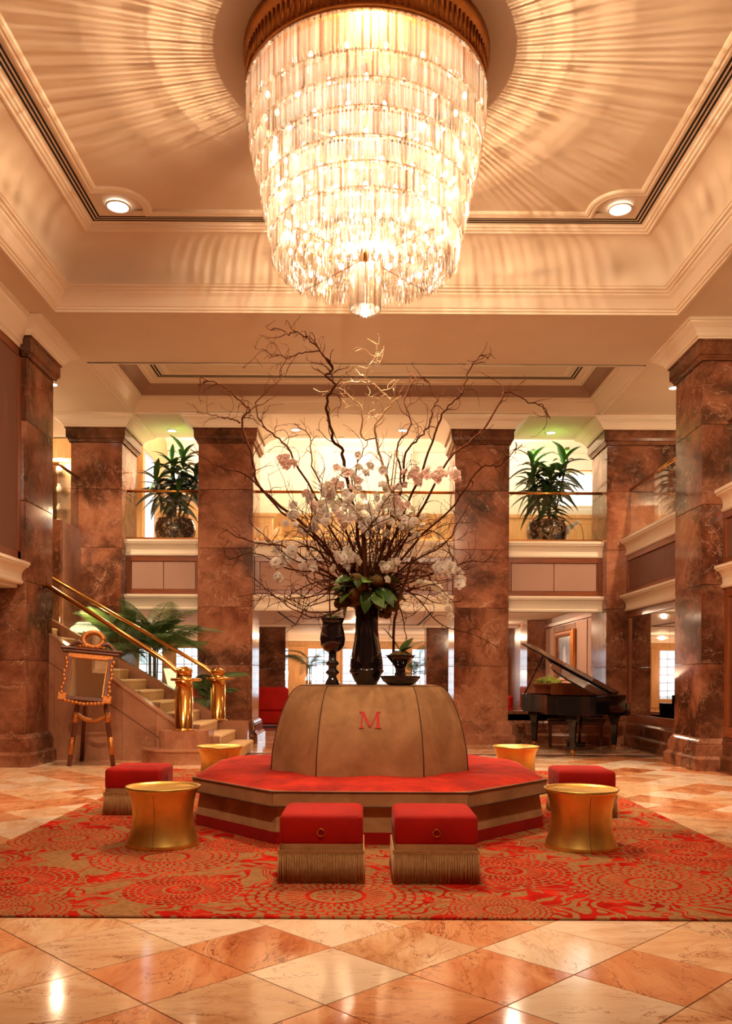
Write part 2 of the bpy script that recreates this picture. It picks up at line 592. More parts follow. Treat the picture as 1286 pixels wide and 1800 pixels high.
def rug_mat():
    t = NT('red_chrysanthemum_carpet')
    p = t.n('ShaderNodeTexCoord').outputs['Object']
    sp = t.n('ShaderNodeSeparateXYZ'); t.l(p, sp.inputs[0])
    best = None
    for fx, fy, fr, inv in FLOWERS:
        dx = t.math('SUBTRACT', sp.outputs[0], fx - 0.03)
        dy = t.math('SUBTRACT', sp.outputs[1], fy - 7.96)
        cb = t.n('ShaderNodeCombineXYZ'); t.l(dx, cb.inputs[0]); t.l(dy, cb.inputs[1])
        rr = t.math('DIVIDE', t.math('SQRT', t.math('ADD', t.math('POWER', dx, 2.0), t.math('POWER', dy, 2.0))), fr)
        cb.inputs[2].default_value = fr + inv * 10.0
        if best is None:
            best, vec = rr, cb.outputs[0]
        else:
            near = t.math('LESS_THAN', rr, best)
            mx = t.n('ShaderNodeMix'); mx.data_type = 'VECTOR'
            t.l(near, mx.inputs[0]); t.l(vec, mx.inputs[4]); t.l(cb.outputs[0], mx.inputs[5])
            vec = mx.outputs[1]
            best = t.math('MINIMUM', rr, best)
    sx = t.n('ShaderNodeSeparateXYZ'); t.l(vec, sx.inputs[0])
    inv = t.math('GREATER_THAN', sx.outputs[2], 5.0)
    q = best                                   # 0 at the blossom centre, 1 at its rim
    ang = t.math('ARCTAN2', sx.outputs[1], sx.outputs[0])
    N = 34.0
    rw = t.math('MULTIPLY', q, 9.0)
    k = t.math('FLOOR', rw)
    sfr = t.math('FRACT', rw)
    u = t.math('FRACT', t.math('ADD', t.math('MULTIPLY', ang, N / (2 * PI)), t.math('MULTIPLY', t.math('MODULO', k, 2.0), 0.5)))
    uu = t.math('ABSOLUTE', t.math('SUBTRACT', u, 0.5))
    tip = t.math('GREATER_THAN', t.math('ADD', sfr, t.math('MULTIPLY', t.math('POWER', uu, 2.0), 1.8)), 0.84)
    spoke = t.math('MULTIPLY', t.math('GREATER_THAN', uu, 0.41), t.math('LESS_THAN', sfr, 0.6))
    line = t.math('MAXIMUM', tip, spoke)
    inner = t.math('LESS_THAN', q, 0.30)
    star = t.math('MULTIPLY', t.math('GREATER_THAN', t.math('COSINE', t.math('MULTIPLY', ang, 11.0)), 0.45), t.math('LESS_THAN', t.math('ABSOLUTE', t.math('SUBTRACT', q, 0.13)), 0.09))
    ringl = t.math('LESS_THAN', t.math('ABSOLUTE', t.math('SUBTRACT', q, 0.315)), 0.025)
    ray = t.math('MULTIPLY', t.math('LESS_THAN', q, 0.555), t.math('GREATER_THAN', uu, 0.30))
    line = t.math('MAXIMUM', t.math('MULTIPLY', line, t.math('GREATER_THAN', q, 0.555)), ray)
    fl = t.math('MAXIMUM', t.math('MAXIMUM', t.math('MULTIPLY', line, t.math('SUBTRACT', 1.0, inner)), star), ringl)
    fl = t.math('ABSOLUTE', t.math('SUBTRACT', fl, t.math('MULTIPLY', inv, t.math('GREATER_THAN', q, 0.1))))
    warpn = t.n('ShaderNodeTexNoise'); warpn.inputs['Scale'].default_value = 1.6; warpn.inputs['Detail'].default_value = 2
    t.l(p, warpn.inputs['Vector'])
    pw = t.vmath('ADD', p, t.vmath('MULTIPLY', warpn.outputs['Color'], (0.7, 0.7, 0)))
    n1 = t.noise(pw, 2.6, 1, 0.5, 0.6)
    n2 = t.noise(pw, 8.0, 1, 0.5, 1.0)
    leafm = t.math('GREATER_THAN', n1, 0.55)
    leafv = t.math('GREATER_THAN', t.math('ABSOLUTE', t.math('SUBTRACT', n2, 0.5)), 0.035)
    scroll = t.math('LESS_THAN', t.math('ABSOLUTE', t.math('SUBTRACT', n1, 0.48)), 0.014)
    scroll2 = t.math('LESS_THAN', t.math('ABSOLUTE', t.math('SUBTRACT', n1, 0.42)), 0.010)
    g = t.math('MAXIMUM', t.math('MAXIMUM', t.math('MULTIPLY', leafm, leafv), scroll), scroll2)
    inf = t.math('LESS_THAN', q, 1.0)
    mask = t.math('ADD', t.math('MULTIPLY', inf, fl), t.math('MULTIPLY', t.math('SUBTRACT', 1.0, inf), g))
    fine = t.noise(p, 6.0, 3, 0.6)
    red = t.ramp(fine, [(0.3, lin(136, 14, 7)), (0.55, lin(170, 28, 15)), (0.75, lin(206, 58, 32))])
    tan = t.ramp(t.noise(p, 45.0, 3), [(0.3, lin(128, 90, 56)), (0.7, lin(158, 114, 74))])
    t.base(t.mix(mask, tan, red))
    t.bump(t.math('ADD', t.math('MULTIPLY', mask, 0.6), t.math('MULTIPLY', t.noise(p, 320.0, 2), 0.5)), 0.3, 0.006)
    t.set(rough=0.95, spec=0.05)
    return t.m


M['rug'] = rug_mat()
M['rug_edge'] = simple('rug_binding', lin(120, 34, 20), 0.9)


def pot_mat():
    t = NT('dark_patterned_porcelain')
    co = t.coords()
    f = t.noise(co, 9.0, 3, 0.6, 1.5)
    t.base(t.ramp(f, [(0.42, lin(34, 24, 20)), (0.52, lin(70, 46, 34)), (0.60, lin(190, 150, 116))]))
    t.set(rough=0.15, coat=0.6, coatr=0.05)
    return t.m


M['pot'] = pot_mat()


def painting_mat():
    t = NT('dark_portrait_painting')
    co = t.n('ShaderNodeTexCoord').outputs['Object']
    f = t.noise(co, 2.5, 5, 0.6, 0.8)
    sx = t.n('ShaderNodeSeparateXYZ'); t.l(co, sx.inputs[0])
    c = t.ramp(f, [(0.3, lin(36, 28, 26)), (0.5, lin(70, 66, 84)), (0.7, lin(120, 100, 90))])
    fig = t.math('LESS_THAN', t.math('ADD', t.math('POWER', t.math('MULTIPLY', t.math('ADD', sx.outputs[1], t.math('MULTIPLY', t.math('SUBTRACT', f, 0.5), 0.5)), 6.0), 2.0),
                                     t.math('POWER', t.math('MULTIPLY', t.math('ADD', sx.outputs[2], 0.08), 2.4), 2.0)), 0.7)
    c = t.mix(fig, c, lin(206, 176, 160))
    t.base(c)
    t.set(rough=0.3)
    return t.m


M['painting'] = painting_mat()

# ================================================================ SETTING
def struct(o, label=None):
    o['kind'] = 'structure'
    if label: o['label'] = label
    return o


# ---------------------------------------------------------------- floor
fl = struct(MB().box(-12, 12, -4, 14.0, -0.2, -0.004).build('floor', M['grout']), 'polished diamond-laid marble floor of pale and rust tiles')


def far_floor_mat():
    t = NT('far_marble_floor')
    co = t.n('ShaderNodeTexCoord').outputs['Object']
    mp = t.n('ShaderNodeMapping'); mp.inputs['Rotation'].default_value = (0, 0, PI / 4); mp.inputs['Location'].default_value = (0.1, 0.05, 0)
    t.l(co, mp.inputs[0])
    ch = t.n('ShaderNodeTexChecker'); ch.inputs['Scale'].default_value = 1 / 0.495
    t.l(mp.outputs[0], ch.inputs[0])
    f = t.noise(co, 2.4, 6, 0.6, 1.0)
    a = t.ramp(f, [(0.35, lin(216, 178, 146)), (0.65, lin(240, 214, 186))])
    b = t.ramp(f, [(0.35, lin(198, 132, 92)), (0.65, lin(228, 180, 140))])
    t.base(t.mix(ch.outputs[1], a, b))
    t.set(rough=0.1)
    return t.m


MB().box(-12, 12, 14.0, 33, -0.2, 0.0).build('far_floor', far_floor_mat(), fl)

DG = 0.70
tile_mesh = {}
h = DG / 2 - 0.003
for key in ('tile_pale', 'tile_mid', 'tile_rust'):
    poly = [(0, -h), (h, 0), (0, h), (-h, 0)]
    mb = MB()
    e = 0.0022
    sc = (h - e) / h
    rings = [[(x, y, -0.003) for x, y in poly], [(x, y, -e) for x, y in poly], [(x * sc, y * sc, 0.0) for x, y in poly]]
    mb.loft(rings, True, True)
    tile_mesh[key] = mb.mesh('floor_tile', M[key])
RUG = (-2.68, 2.74, 4.47, 11.45)
rt = random.Random(5)
far_tiles = {k: MB() for k in tile_mesh}
for j in range(-20, 30):
    for i in range(-14, 15):
        if (i + j) % 2: continue
        x = -0.14 + 0.35 * i
        y = 3.66 + 0.35 * j
        if y > 13.65: continue
        if RUG[0] + 0.36 < x < RUG[1] - 0.36 and RUG[2] + 0.36 < y < RUG[3] - 0.3: continue
        if x < -2.2 and y > 12.9: continue
        u_ = rt.random()
        key = 'tile_rust' if u_ < 0.27 else 'tile_pale' if u_ < 0.62 else 'tile_mid'
        rz = rt.choice((0, PI / 2, PI, -PI / 2))
        if y < 2.7 or abs(x) > 0.44 * y + 0.40 or abs(x) > 4.70:
            q = tile_mesh[key]
            far_tiles[key].add([(x + p.co.x, y + p.co.y, p.co.z) for p in q.vertices], [tuple(f.vertices) for f in q.polygons])
        else:
            link('floor_tile', tile_mesh[key], fl, (x, y, 0), (0, 0, rz))
for key, mb in far_tiles.items():
    tag(mb.build('outer_floor_tiles', M[key], fl), kind='stuff')

# ---------------------------------------------------------------- ceiling
Z1 = 6.10
cx0, cx1, cy0, cy1 = -4.13, 4.17, 4.35, 11.35
dx0, dx1, dy0, dy1 = -4.30, 4.35, 13.20, 15.75
mb = MB()
for a in ((-12, 12, -4, cy0), (-12, cx0, cy0, cy1), (cx1, 12, cy0, cy1), (-12, 12, cy1, dy0), (-12, dx0, dy0, dy1), (dx1, 12, dy0, dy1), (-12, 12, dy1, 17.25)):
    mb.box(a[0], a[1], a[2], a[3], Z1, Z1 + 0.12)
ce = struct(mb.build('ceiling', M['plaster']), 'cream plaster ceiling with two recessed coffers')


def rect(x0, x1, y0, y1, d=0.0):
    return [(x0 + d, y0 + d), (x0 + d, y1 - d), (x1 - d, y1 - d), (x1 - d, y0 + d)]   # clockwise: right side = inward


R1 = rect(cx0, cx1, cy0, cy1)
MB().mould(R1, [(0, 6.08), (0.03, 6.08), (0.03, 6.105), (0.055, 6.11), (0.055, 6.135), (0.08, 6.14), (0.12, 6.19), (0.16, 6.235), (0.205, 6.265), (0.205, 6.285),
                (0.235, 6.29), (0.235, 6.315), (0.27, 6.32), (0.27, 6.345), (0.285, 6.35)], True).build('crown_moulding', M['crown'], ce)
cv = [(0.285, 6.35)] + [(0.285 + 0.325 * (1 - math.cos(a)), 6.355 + 0.50 * math.sin(a)) for a in [PI / 2 * k / 12 for k in range(13)]]
MB().mould(R1, cv, True, smooth=True).build('cove', M['plaster'], ce)
MB().mould(R1, [(0.60, 6.90), (0.60, 6.845), (0.625, 6.845), (0.635, 6.86), (0.665, 6.862), (0.675, 6.88), (0.70, 6.884), (0.71, 6.905), (0.735, 6.91)], True).build('frame_moulding', M['crown'], ce)
MB().mould(R1, [(0.735, 6.91), (0.98, 6.91)], True).build('slot_band', M['plaster'], ce)
for d in (0.745, 0.79, 0.835):
    MB().mould(R1, [(d, 6.912), (d, 6.9075), (d + 0.024, 6.9075), (d + 0.024, 6.912)], True).build('air_slot', M['black'], ce)
MB().box(cx0 + 0.75, cx1 - 0.75, cy0 + 0.75, cy1 - 0.75, 6.93, 7.05).build('coffer_panel', M['plaster'], ce)
# inner moulding with curved notches round the corner downlights
LX, RX = -2.98, 3.06
NY, FY = 5.43, 10.27


def notch(cx_, cy_, sx, sy):
    # arc bulging towards the room centre
    pts = []
    for k in range(9):
        a = PI / 2 * k / 8
        pts.append((cx_ - sx * 0.33 * math.sin(a), cy_ - sy * 0.33 * math.cos(a)))
    return pts


il, ir, inr, ifr = -3.19, 3.25, 5.25, 10.43
P = []
P += [(il, NY + 0.33)]
P += [(il, FY - 0.33)] + notch(LX, FY, -1, 1) + [(LX + 0.33, ifr)]
P += [(RX - 0.33, ifr)] + list(reversed(notch(RX, FY, 1, 1))) + [(ir, FY - 0.33)]
P += [(ir, NY + 0.33)] + notch(RX, NY, 1, -1) + [(RX - 0.33, inr)]
P += [(LX + 0.33, inr)] + list(reversed(notch(LX, NY, -1, -1)))
Q = [P[0]]
for p in P[1:]:
    if (Vector(p) - Vector(Q[-1])).length > 0.005: Q.append(p)
MB().mould(Q, [(-0.05, 6.912), (-0.05, 6.90), (-0.02, 6.893), (0.0, 6.90), (0.02, 6.893), (0.05, 6.90), (0.06, 6.925), (0.06, 6.935)], True).build('panel_moulding', M['crown'], ce)
# rear coffer
R2 = rect(dx0, dx1, dy0, dy1)
MB().mould(R2, [(0, 6.08), (0.03, 6.08), (0.03, 6.11), (0.05, 6.115), (0.07, 6.15), (0.17, 6.26), (0.20, 6.275), (0.20, 6.30), (0.24, 6.31), (0.24, 6.335), (0.26, 6.34)], True).build('crown_moulding', M['crown'], ce)
MB().mould(R2, [(0.26, 6.34), (0.30, 6.42), (0.42, 6.50), (0.46, 6.51)], True).build('shaded_mauve_cove', M['mauve'], ce)  # the riser's shade is put into this dark mauve
MB().mould(R2, [(0.46, 6.51), (0.46, 6.49), (0.49, 6.49), (0.50, 6.51), (0.56, 6.515), (0.58, 6.54), (0.62, 6.54)], True).build('frame_moulding', M['crown'], ce)
MB().box(dx0 + 0.60, dx1 - 0.60, dy0 + 0.60, dy1 - 0.60, 6.545, 6.65).build('coffer_panel', M['plaster'], ce)
for d in (0.645, 0.70):
    MB().mould(R2, [(d, 6.55), (d, 6.541), (d + 0.028, 6.541), (d + 0.028, 6.55)], True).build('air_slot', M['black'], ce)
MB().mould(rect(dx0, dx1, dy0, dy1, 0.86), [(-0.04, 6.55), (-0.04, 6.53), (0, 6.525), (0.04, 6.54), (0.04, 6.55)], True).build('panel_moulding', M['crown'], ce)
# raised ceiling over the upper gallery
mb = MB()
mb.box(-12, 12, 17.25, 17.40, Z1 + 0.005, 7.3)
mb.box(-12, 12, 17.1, 22.2, 7.2, 7.35)
mb.build('gallery_ceiling', M['wallcream'], ce)
mb = MB(); mb.box(-12.4, 12.4, -4.4, 22.4, 7.4, 7.5); mb.build('light_seal_slab', M['plaster'], ce)  # unseen slab added over the ceilings against light leaks

# ---------------------------------------------------------------- outer walls
struct(MB().box(-12.2, -12, -4, 33, -0.2, 7.5).build('wall_left_outer', M['wallcream']))
struct(MB().box(12, 12.2, -4, 33, -0.2, 7.5).build('wall_right_outer', M['wallcream']))
struct(MB().box(-12, 12, -4.2, -4, -0.2, 7.5).build('wall_front', M['wood']))
wb = struct(MB().box(-12, 12, 21.5, 21.7, 3.7, 7.35).build('wall_gallery', M['wallcream']), 'bright cream back wall of the upper gallery')

# gallery slab = lower ceiling
mb = MB()
mb.box(-12, 12, 16.62, 33, 2.75, 3.76)
mb.box(5.06, 12, -4, 16.62, 2.75, 3.76)
mb.box(-12, -5.42, 14.98, 16.62, 2.75, 3.76)
struct(mb.build('floor_gallery', M['wallcream']), 'cream underside of the upper gallery')

# ---------------------------------------------------------------- piers
BASE = [(0.0, 0.44), (0.02, 0.42), (0.035, 0.40), (0.05, 0.375), (0.05, 0.35), (0.07, 0.345), (0.07, 0.20), (0.09, 0.185), (0.105, 0.17), (0.12, 0.16), (0.12, 0.0)]
CAP = [(0.0, 5.62), (0.03, 5.62), (0.03, 5.645), (0.045, 5.655), (0.045, 5.68), (0.07, 5.69), (0.075, 5.74), (0.075, 5.86), (0.095, 5.865), (0.095, 5.89), (-0.02, 5.89)]
CROWN = [(0.0, 5.885), (0.10, 5.885), (0.10, 5.91), (0.12, 5.915), (0.14, 5.95), (0.19, 6.00), (0.27, 6.045), (0.27, 6.06), (0.30, 6.065), (0.30, 6.10)]


def pier(x0, x1, y0, y1, label, group=None, top=5.62, courses=(0.40, 1.46, 2.55, 3.65, 4.75, 5.62), crown=True, mat='marble'):
    cxm, cym = (x0 + x1) / 2, (y0 + y1) / 2
    t = thing('marble_pier', label, 'pillar', (cxm, cym, 0), group=group)
    hx, hy = (x1 - x0) / 2, (y1 - y0) / 2
    for a, b in zip(courses[:-1], courses[1:]):
        # origin at the slab centre: each slab gets its own veining
        c = (a + b) / 2
        MB().box(-hx, hx, -hy, hy, a - c + 0.002, b - c - 0.002, 0.006).build('marble_slab', M[mat], t, (0, 0, c))
    pth = [(-hx, -hy), (hx, -hy), (hx, hy), (-hx, hy)]
    MB().mould(pth, BASE, True).build('base_moulding', M[mat], t)
    if crown:
        MB().mould(pth, CAP, True).build('cap_moulding', M['marble_dark'], t)
        MB().mould(pth, CROWN, True).build('crown_moulding', M['crown'], t)
    return t


pier(-3.11, -2.08, 16.0, 17.05, 'tall brown marble pier behind the twiggy branches, left of the flower vase')
pier(1.70, 2.72, 16.0, 17.05, 'tall brown marble pier between the flowers and the grand piano')
pier(-5.50, -4.54, 16.0, 17.05, 'brown marble corner pier behind the palm and staircase')
pier(4.55, 6.20, 16.0, 17.05, 'wide brown marble corner pier behind the piano keyboard')
pier(-5.95, -4.63, 11.7, 12.7, 'nearest left brown marble pier beside the easel')
pier(4.63, 5.95, 11.7, 12.7, 'nearest right brown marble pier beside the wall mirrors')
FC = (0.40, 1.46, 2.74)
pier(-3.29, -2.37, 26.0, 26.9, 'distant short marble pier behind the red sofa', courses=FC, crown=False, mat='marble_dark')
pier(1.92, 2.66, 26.0, 26.9, 'distant short marble pier seen right of the vases', courses=FC, crown=False, mat='marble_dark')

# ---------------------------------------------------------------- gallery fronts
CORN_U = [(-0.06, 3.54), (0.04, 3.54), (0.055, 3.555), (0.06, 3.58), (0.035, 3.60), (0.035, 3.67), (0.05, 3.71), (0.09, 3.75), (0.13, 3.765), (0.13, 3.79), (0.15, 3.795), (0.15, 3.84), (-0.06, 3.84)]
CORN_L = [(-0.06, 2.50), (0.04, 2.50), (0.055, 2.515), (0.06, 2.545), (0.035, 2.56), (0.035, 2.63), (0.05, 2.67), (0.09, 2.72), (0.13, 2.735), (0.13, 2.755), (0.15, 2.76), (0.15, 2.80), (-0.06, 2.80)]


def gallery_front(L, loc, rz, label, npan, rail=True, npane=1, rot_mat='wood_h', fab='fabric'):
    t = thing('gallery_balcony', label, 'balcony', loc, rz)
    pth = [(0, 0), (L, 0)]
    MB().mould(pth, CORN_U).build('upper_cornice', M['crown'], t)
    MB().mould(pth, CORN_L).build('lower_cornice', M['crown'], t)
    MB().box(0, L, 0.02, 0.10, 2.50, 3.84).build('backing', M['wood_h'], t)
    fr = MB().box(0, L, -0.03, 0.03, 3.44, 3.54, 0.006).build('top_rail', M['wood_h'], t)
    MB().box(0, L, -0.03, 0.03, 2.80, 2.90, 0.006).build('bottom_rail', M['wood_h'], t)
    for x in (0.0, L - 0.10):
        MB().box(x, x + 0.10, -0.028, 0.03, 2.90, 3.44, 0.006).build('stile', M['wood'], t)
    pw = (L - 0.20) / npan
    for k in range(npan):
        MB().box(0.10 + pw * k + 0.006, 0.10 + pw * (k + 1) - 0.006, -0.008, 0.03, 2.905, 3.435, 0.006).build('fabric_panel', M[fab], t)
    if rail:
        MB().tube([(0, 0.05, 4.79), (L, 0.05, 4.79)], 0.028, 12).build('handrail', M['brass'], t)
        MB().box(0, L, 0.02, 0.08, 3.84, 3.90, 0.004).build('base_channel', M['brass_dull'], t)
        gw = L / npane
        for k in range(npane):
            MB().box(gw * k + 0.008, gw * (k + 1) - 0.008, 0.044, 0.056, 3.90, 4.76).build('glass_panel', M['glass'], t)
    return t


YB = 16.32
gallery_front(1.43, (-4.54, YB, 0), 0, 'gallery front with two fabric panels and glass rail above the palm', 2)
gallery_front(3.78, (-2.08, YB, 0), 0, 'wide gallery front with fabric panels and brass rail behind the flowers', 4, npane=2)
gallery_front(1.83, (2.72, YB, 0), 0, 'gallery front with two fabric panels and brass rail above the piano', 2)
gallery_front(3.30, (4.95, 16.0, 0), -PI / 2, 'side gallery front with fabric panels and glass rail above the wall mirrors', 5, npane=4, fab='fabric_dark')
gallery_front(8.5, (4.95, 11.7, 0), -PI / 2, 'side gallery front at the right edge, in front of the nearest pier', 8, npane=6, fab='fabric_dark')

# ---------------------------------------------------------------- right wall below the gallery: mirrors
SBASE = [(0.0, 0.46), (0.02, 0.44), (0.03, 0.41), (0.05, 0.40), (0.05, 0.22), (0.07, 0.20), (0.10, 0.18), (0.10, 0.03), (0.16, 0.03), (0.16, 0.0), (-0.05, 0.0)]


def mirror_wall(L, y0, name, label):
    t = struct(thing(name, label, None, (4.95, y0, 0), -PI / 2))
    MB().box(0, L, 0.04, 0.12, 0, 2.52).build('backing', M['wood'], t)
    MB().mould([(0, 0), (L, 0)], SBASE).build('base_moulding', M['marble_dark'], t)
    MB().box(0, L, -0.01, 0.05, 0.46, 0.60, 0.005).build('bottom_rail', M['wood_h'], t)
    MB().box(0, L, -0.01, 0.05, 2.38, 2.50, 0.005).build('top_rail', M['wood_h'], t)
    for x in (0.0, L - 0.13):
        MB().box(x, x + 0.13, -0.008, 0.05, 0.60, 2.38, 0.005).build('stile', M['wood'], t)
    n = max(2, round((L - 0.26) / 1.0))
    pw = (L - 0.26) / n
    for k in range(n):
        MB().box(0.13 + pw * k + 0.004, 0.13 + pw * (k + 1) - 0.004, 0.02, 0.05, 0.602, 2.378).build('mirror_pane', M['mirror'], t)
    return t


mirror_wall(3.30, 16.0, 'wall_right', 'mirrored wall in a wood frame right of the piano')
mirror_wall(8.5, 11.7, 'wall_right_near', 'wood-framed wall at the right edge')

# left upper wall (solid) with plum panel, lower cornice
t = struct(thing('wall_left', 'plum fabric wall panel in a wood frame above a cream cornice, upper left edge', None, (-4.72, 3.2, 0), PI / 2))
L = 8.5
MB().box(0, L, 0.03, 0.2, 2.50, 6.10).build('backing', M['wood'], t)
MB().mould([(0, 0), (L, 0)], CORN_L).build('lower_cornice', M['crown'], t)
MB().mould([(0, 0), (L, 0)], [(-0.03, 5.72), (0.02, 5.72), (0.03, 5.76), (0.06, 5.78), (0.06, 5.84), (0.09, 5.88), (0.20, 6.02), (0.20, 6.05), (0.24, 6.06), (0.24, 6.10)]).build('crown_moulding', M['crown'], t)
for k in range(3):
    x0 = L - (k + 1) * 2.8
    MB().box(x0 + 0.10, x0 + 2.70, -0.005, 0.03, 2.95, 5.60, 0.005).build('fabric_panel', M['fabric_dark'], t)
    for x in (x0, x0 + 2.70):
        MB().box(x, x + 0.10, -0.02, 0.03, 2.80, 5.72, 0.005).build('stile', M['wood'], t)
MB().box(0, L, -0.02, 0.03, 5.60, 5.72, 0.005).build('top_rail', M['wood_h'], t)
MB().box(0, L, -0.02, 0.03, 2.80, 2.95, 0.005).build('bottom_rail', M['wood_h'], t)
mb = MB(); mb.box(-7.2, -7.0, -4, 12.6, 0, 2.6); struct(mb.build('wall_left_lower', M['marble']))
mb = MB(); mb.box(-12, -4.75, -4, 12.6, 2.45, 2.50); struct(mb.build('ceiling_left_lower', M['plaster']))

# left gallery landing: marble parapet wall with glass rail
t = struct(thing('wall_landing', 'marble landing wall with glass rail behind the nearest left pier', None, (-5.30, 14.9, 0)))
MB().box(-6.6, 0, 0, 0.12, 0.0, 1.95, 0.006).build('marble_slab', M['marble_dark'], t)
MB().box(-6.6, 0, 0, 0.12, 1.955, 3.97, 0.006).build('marble_slab', M['marble_dark'], t)
MB().box(-0.12, 0, 0.125, 1.1, 0.0, 1.95, 0.006).build('marble_slab', M['marble_stair'], t)  # paler marble on this side paints it as the lit face
MB().box(-0.12, 0, 0.125, 1.1, 1.955, 3.97, 0.006).build('marble_slab', M['marble_stair'], t)
MB().tube([(-6.5, 0.06, 4.95), (-0.06, 0.06, 4.95), (-0.06, 1.1, 4.95)], 0.03, 10).build('handrail', M['brass_dull'], t)
MB().box(-6.5, -0.08, 0.054, 0.066, 3.97, 4.93).build('glass_panel', M['glass'], t)
MB().box(-0.066, -0.054, 0.07, 1.1, 3.97, 4.93).build('glass_panel', M['glass'], t)

# low marble wall behind the piano
t = struct(thing('wall_parapet', 'low marble wall with stepped base behind the piano', None, (2.72, 16.2, 0)))
MB().mould([(0, 0), (1.83, 0)], [(-0.25, 0.62), (0.02, 0.62), (0.02, 0.56), (0.0, 0.56)] + BASE + [(-0.25, 0.0)]).build('marble_wall', M['marble'], t)
MB().box(0.002, 1.828, 0.0, 0.24, 0.0, 0.61).build('core', M['marble'], t)

# ---------------------------------------------------------------- rooms beyond, ground floor
t = struct(thing('wall_right_back', 'wood-panelled side wall with mauve fabric behind the piano', None, (4.75, 22.3, 0), -PI / 2))
MB().box(0, 5.25, 0.02, 0.2, 0, 2.75).build('backing', M['wood_y'], t)
for k in range(5):
    MB().box(0.08 + k * 1.04, 1.04 + k * 1.04, -0.005, 0.03, 0.75, 2.50, 0.005).build('fabric_panel', M['fabric'], t)
MB().box(0, 5.25, -0.04, 0.03, 2.52, 2.62, 0.01).build('picture_rail', M['wood_h'], t)
MB().box(0, 5.25, -0.05, 0.03, 0.0, 0.45, 0.01).build('base', M['marble_dark'], t)
pier(4.28, 5.3, 22.3, 23.3, 'far marble pier beyond the painting, left of the raised piano lid', courses=FC, crown=False)
struct(MB().box(4.55, 4.75, 23.3, 32, 0, 2.75).build('wall_right_far', M['wood_y']))
pier(4.15, 5.0, 26.8, 27.5, 'narrow farthest marble pier beside the edge of the piano bay', courses=FC, crown=False, mat='marble_dark')

# far window wall
fw = struct(thing('wall_back', 'wood-framed far window wall', None, (0, 32, 0)))
MB().box(-12, 12, 0.0, 0.2, 2.36, 2.76).build('header', M['honey'], fw)
MB().box(-12, 12, 0.0, 0.2, 0.0, 0.12).build('sill', M['honey'], fw)
pat = [-9.9, -8.5, -7.1, -5.7, -4.4, -2.15, -0.85, 0.45, 1.75, 3.1, 4.9, 6.3, 7.7]
prev = -12
for n, x0 in enumerate(pat):
    wv = 1.05
    if x0 - prev > 0.02:
        MB().box(prev, x0, -0.05, 0.2, 0.12, 2.36, 0.01).build('pilaster', M['honey'], fw)
    wd = struct(thing('window_%d' % (n + 1), 'bright french window with wood muntins', None, (x0, 32, 0)))
    MB().box(0.0, 0.09, 0, 0.08, 0.12, 2.36).build('stile', M['honey'], wd)
    MB().box(wv - 0.09, wv, 0, 0.08, 0.12, 2.36).build('stile', M['honey'], wd)
    MB().box(0.09, wv - 0.09, 0, 0.08, 2.26, 2.36).build('top_rail', M['honey'], wd)
    MB().box(0.09, wv - 0.09, 0, 0.08, 0.12, 0.45).build('bottom_rail', M['honey'], wd)
    for k in (1, 2):
        xm = 0.09 + (wv - 0.18) * k / 3
        MB().box(xm - 0.012, xm + 0.012, 0.02, 0.06, 0.45, 2.26).build('muntin', M['wood'], wd)
    for k in range(1, 6):
        zm = 0.45 + 1.81 * k / 6
        MB().box(0.09, wv - 0.09, 0.02, 0.06, zm - 0.012, zm + 0.012).build('muntin', M['wood'], wd)
    MB().box(0.09, wv - 0.09, 0.036, 0.044, 0.45, 2.26).build('pane', M['glass'], wd)
    prev = x0 + wv
MB().box(prev, 12, -0.05, 0.2, 0.12, 2.36, 0.01).build('pilaster', M['honey'], fw)
# ground and pavement outside the windows
struct(MB().box(-30, 30, 33, 60, -0.3, -0.05).build('floor_outside', simple('pavement', lin(170, 165, 160), 0.9, noise=0.1, nscale=3)))
# crown lines in the lower ceiling
tr = struct(MB().mould(rect(-7.5, 7.5, 18.2, 25.2), [(0, 2.76), (0, 2.70), (0.06, 2.69), (0.12, 2.72), (0.18, 2.755)], True).build('trim_1', M['crown']), 'cream moulding on the lower ceiling')
struct(MB().mould([(-12, 31.95), (12, 31.95)], [(0, 2.55), (0.05, 2.55), (0.08, 2.62), (0.22, 2.72), (0.22, 2.76), (0, 2.76)]).build('trim_2', M['crown']), 'cream cornice over the far windows')
struct(MB().mould(rect(-2.0, 1.6, 18.6, 24.8), [(0, 2.755), (0, 2.735), (0.05, 2.735), (0.05, 2.755)], True).build('trim_3', M['black']), 'dark slot line in the lower ceiling')

# ---------------------------------------------------------------- upper gallery wall dressing
t = struct(thing('trim_4', 'honey wood wainscot along the upper gallery wall', None, (0, 21.5, 0)))
MB().box(-12, 12, -0.04, 0.0, 3.78, 5.25).build('panelling', M['honey'], t)
MB().box(-12, 12, -0.09, 0.0, 5.25, 5.34, 0.01).build('chair_rail', M['honey'], t)
for k in range(24):
    x = -9.4 + k * 0.8
    if -6 < x < 6.4:
        MB().box(x + 0.10, x + 0.70, -0.06, -0.03, 3.95, 5.10, 0.012).build('raised_panel', M['honey'], t)
MB().mould([(-12, 21.5), (12, 21.5)], [(0, 6.9), (0.05, 6.9), (0.10, 7.0), (0.25, 7.12), (0.25, 7.2), (0, 7.2)]).build('crown', M['crown'], t, (0, -21.5, 0))
# two wide pilasters dividing the middle bay wall
for x in (-1.0, 1.0):
    MB().box(x - 0.22, x + 0.22, -0.12, 0, 5.34, 7.2, 0.01).build('wall_pilaster', M['wallcream'], t)
# cross partitions upstairs
struct(MB().box(-5.2, -4.95, 17.05, 21.5, 3.76, 7.2).build('wall_gallery_left', M['honey']))
struct(MB().box(6.4, 6.6, 17.05, 21.5, 3.76, 7.2).build('wall_gallery_right', M['wallcream']))

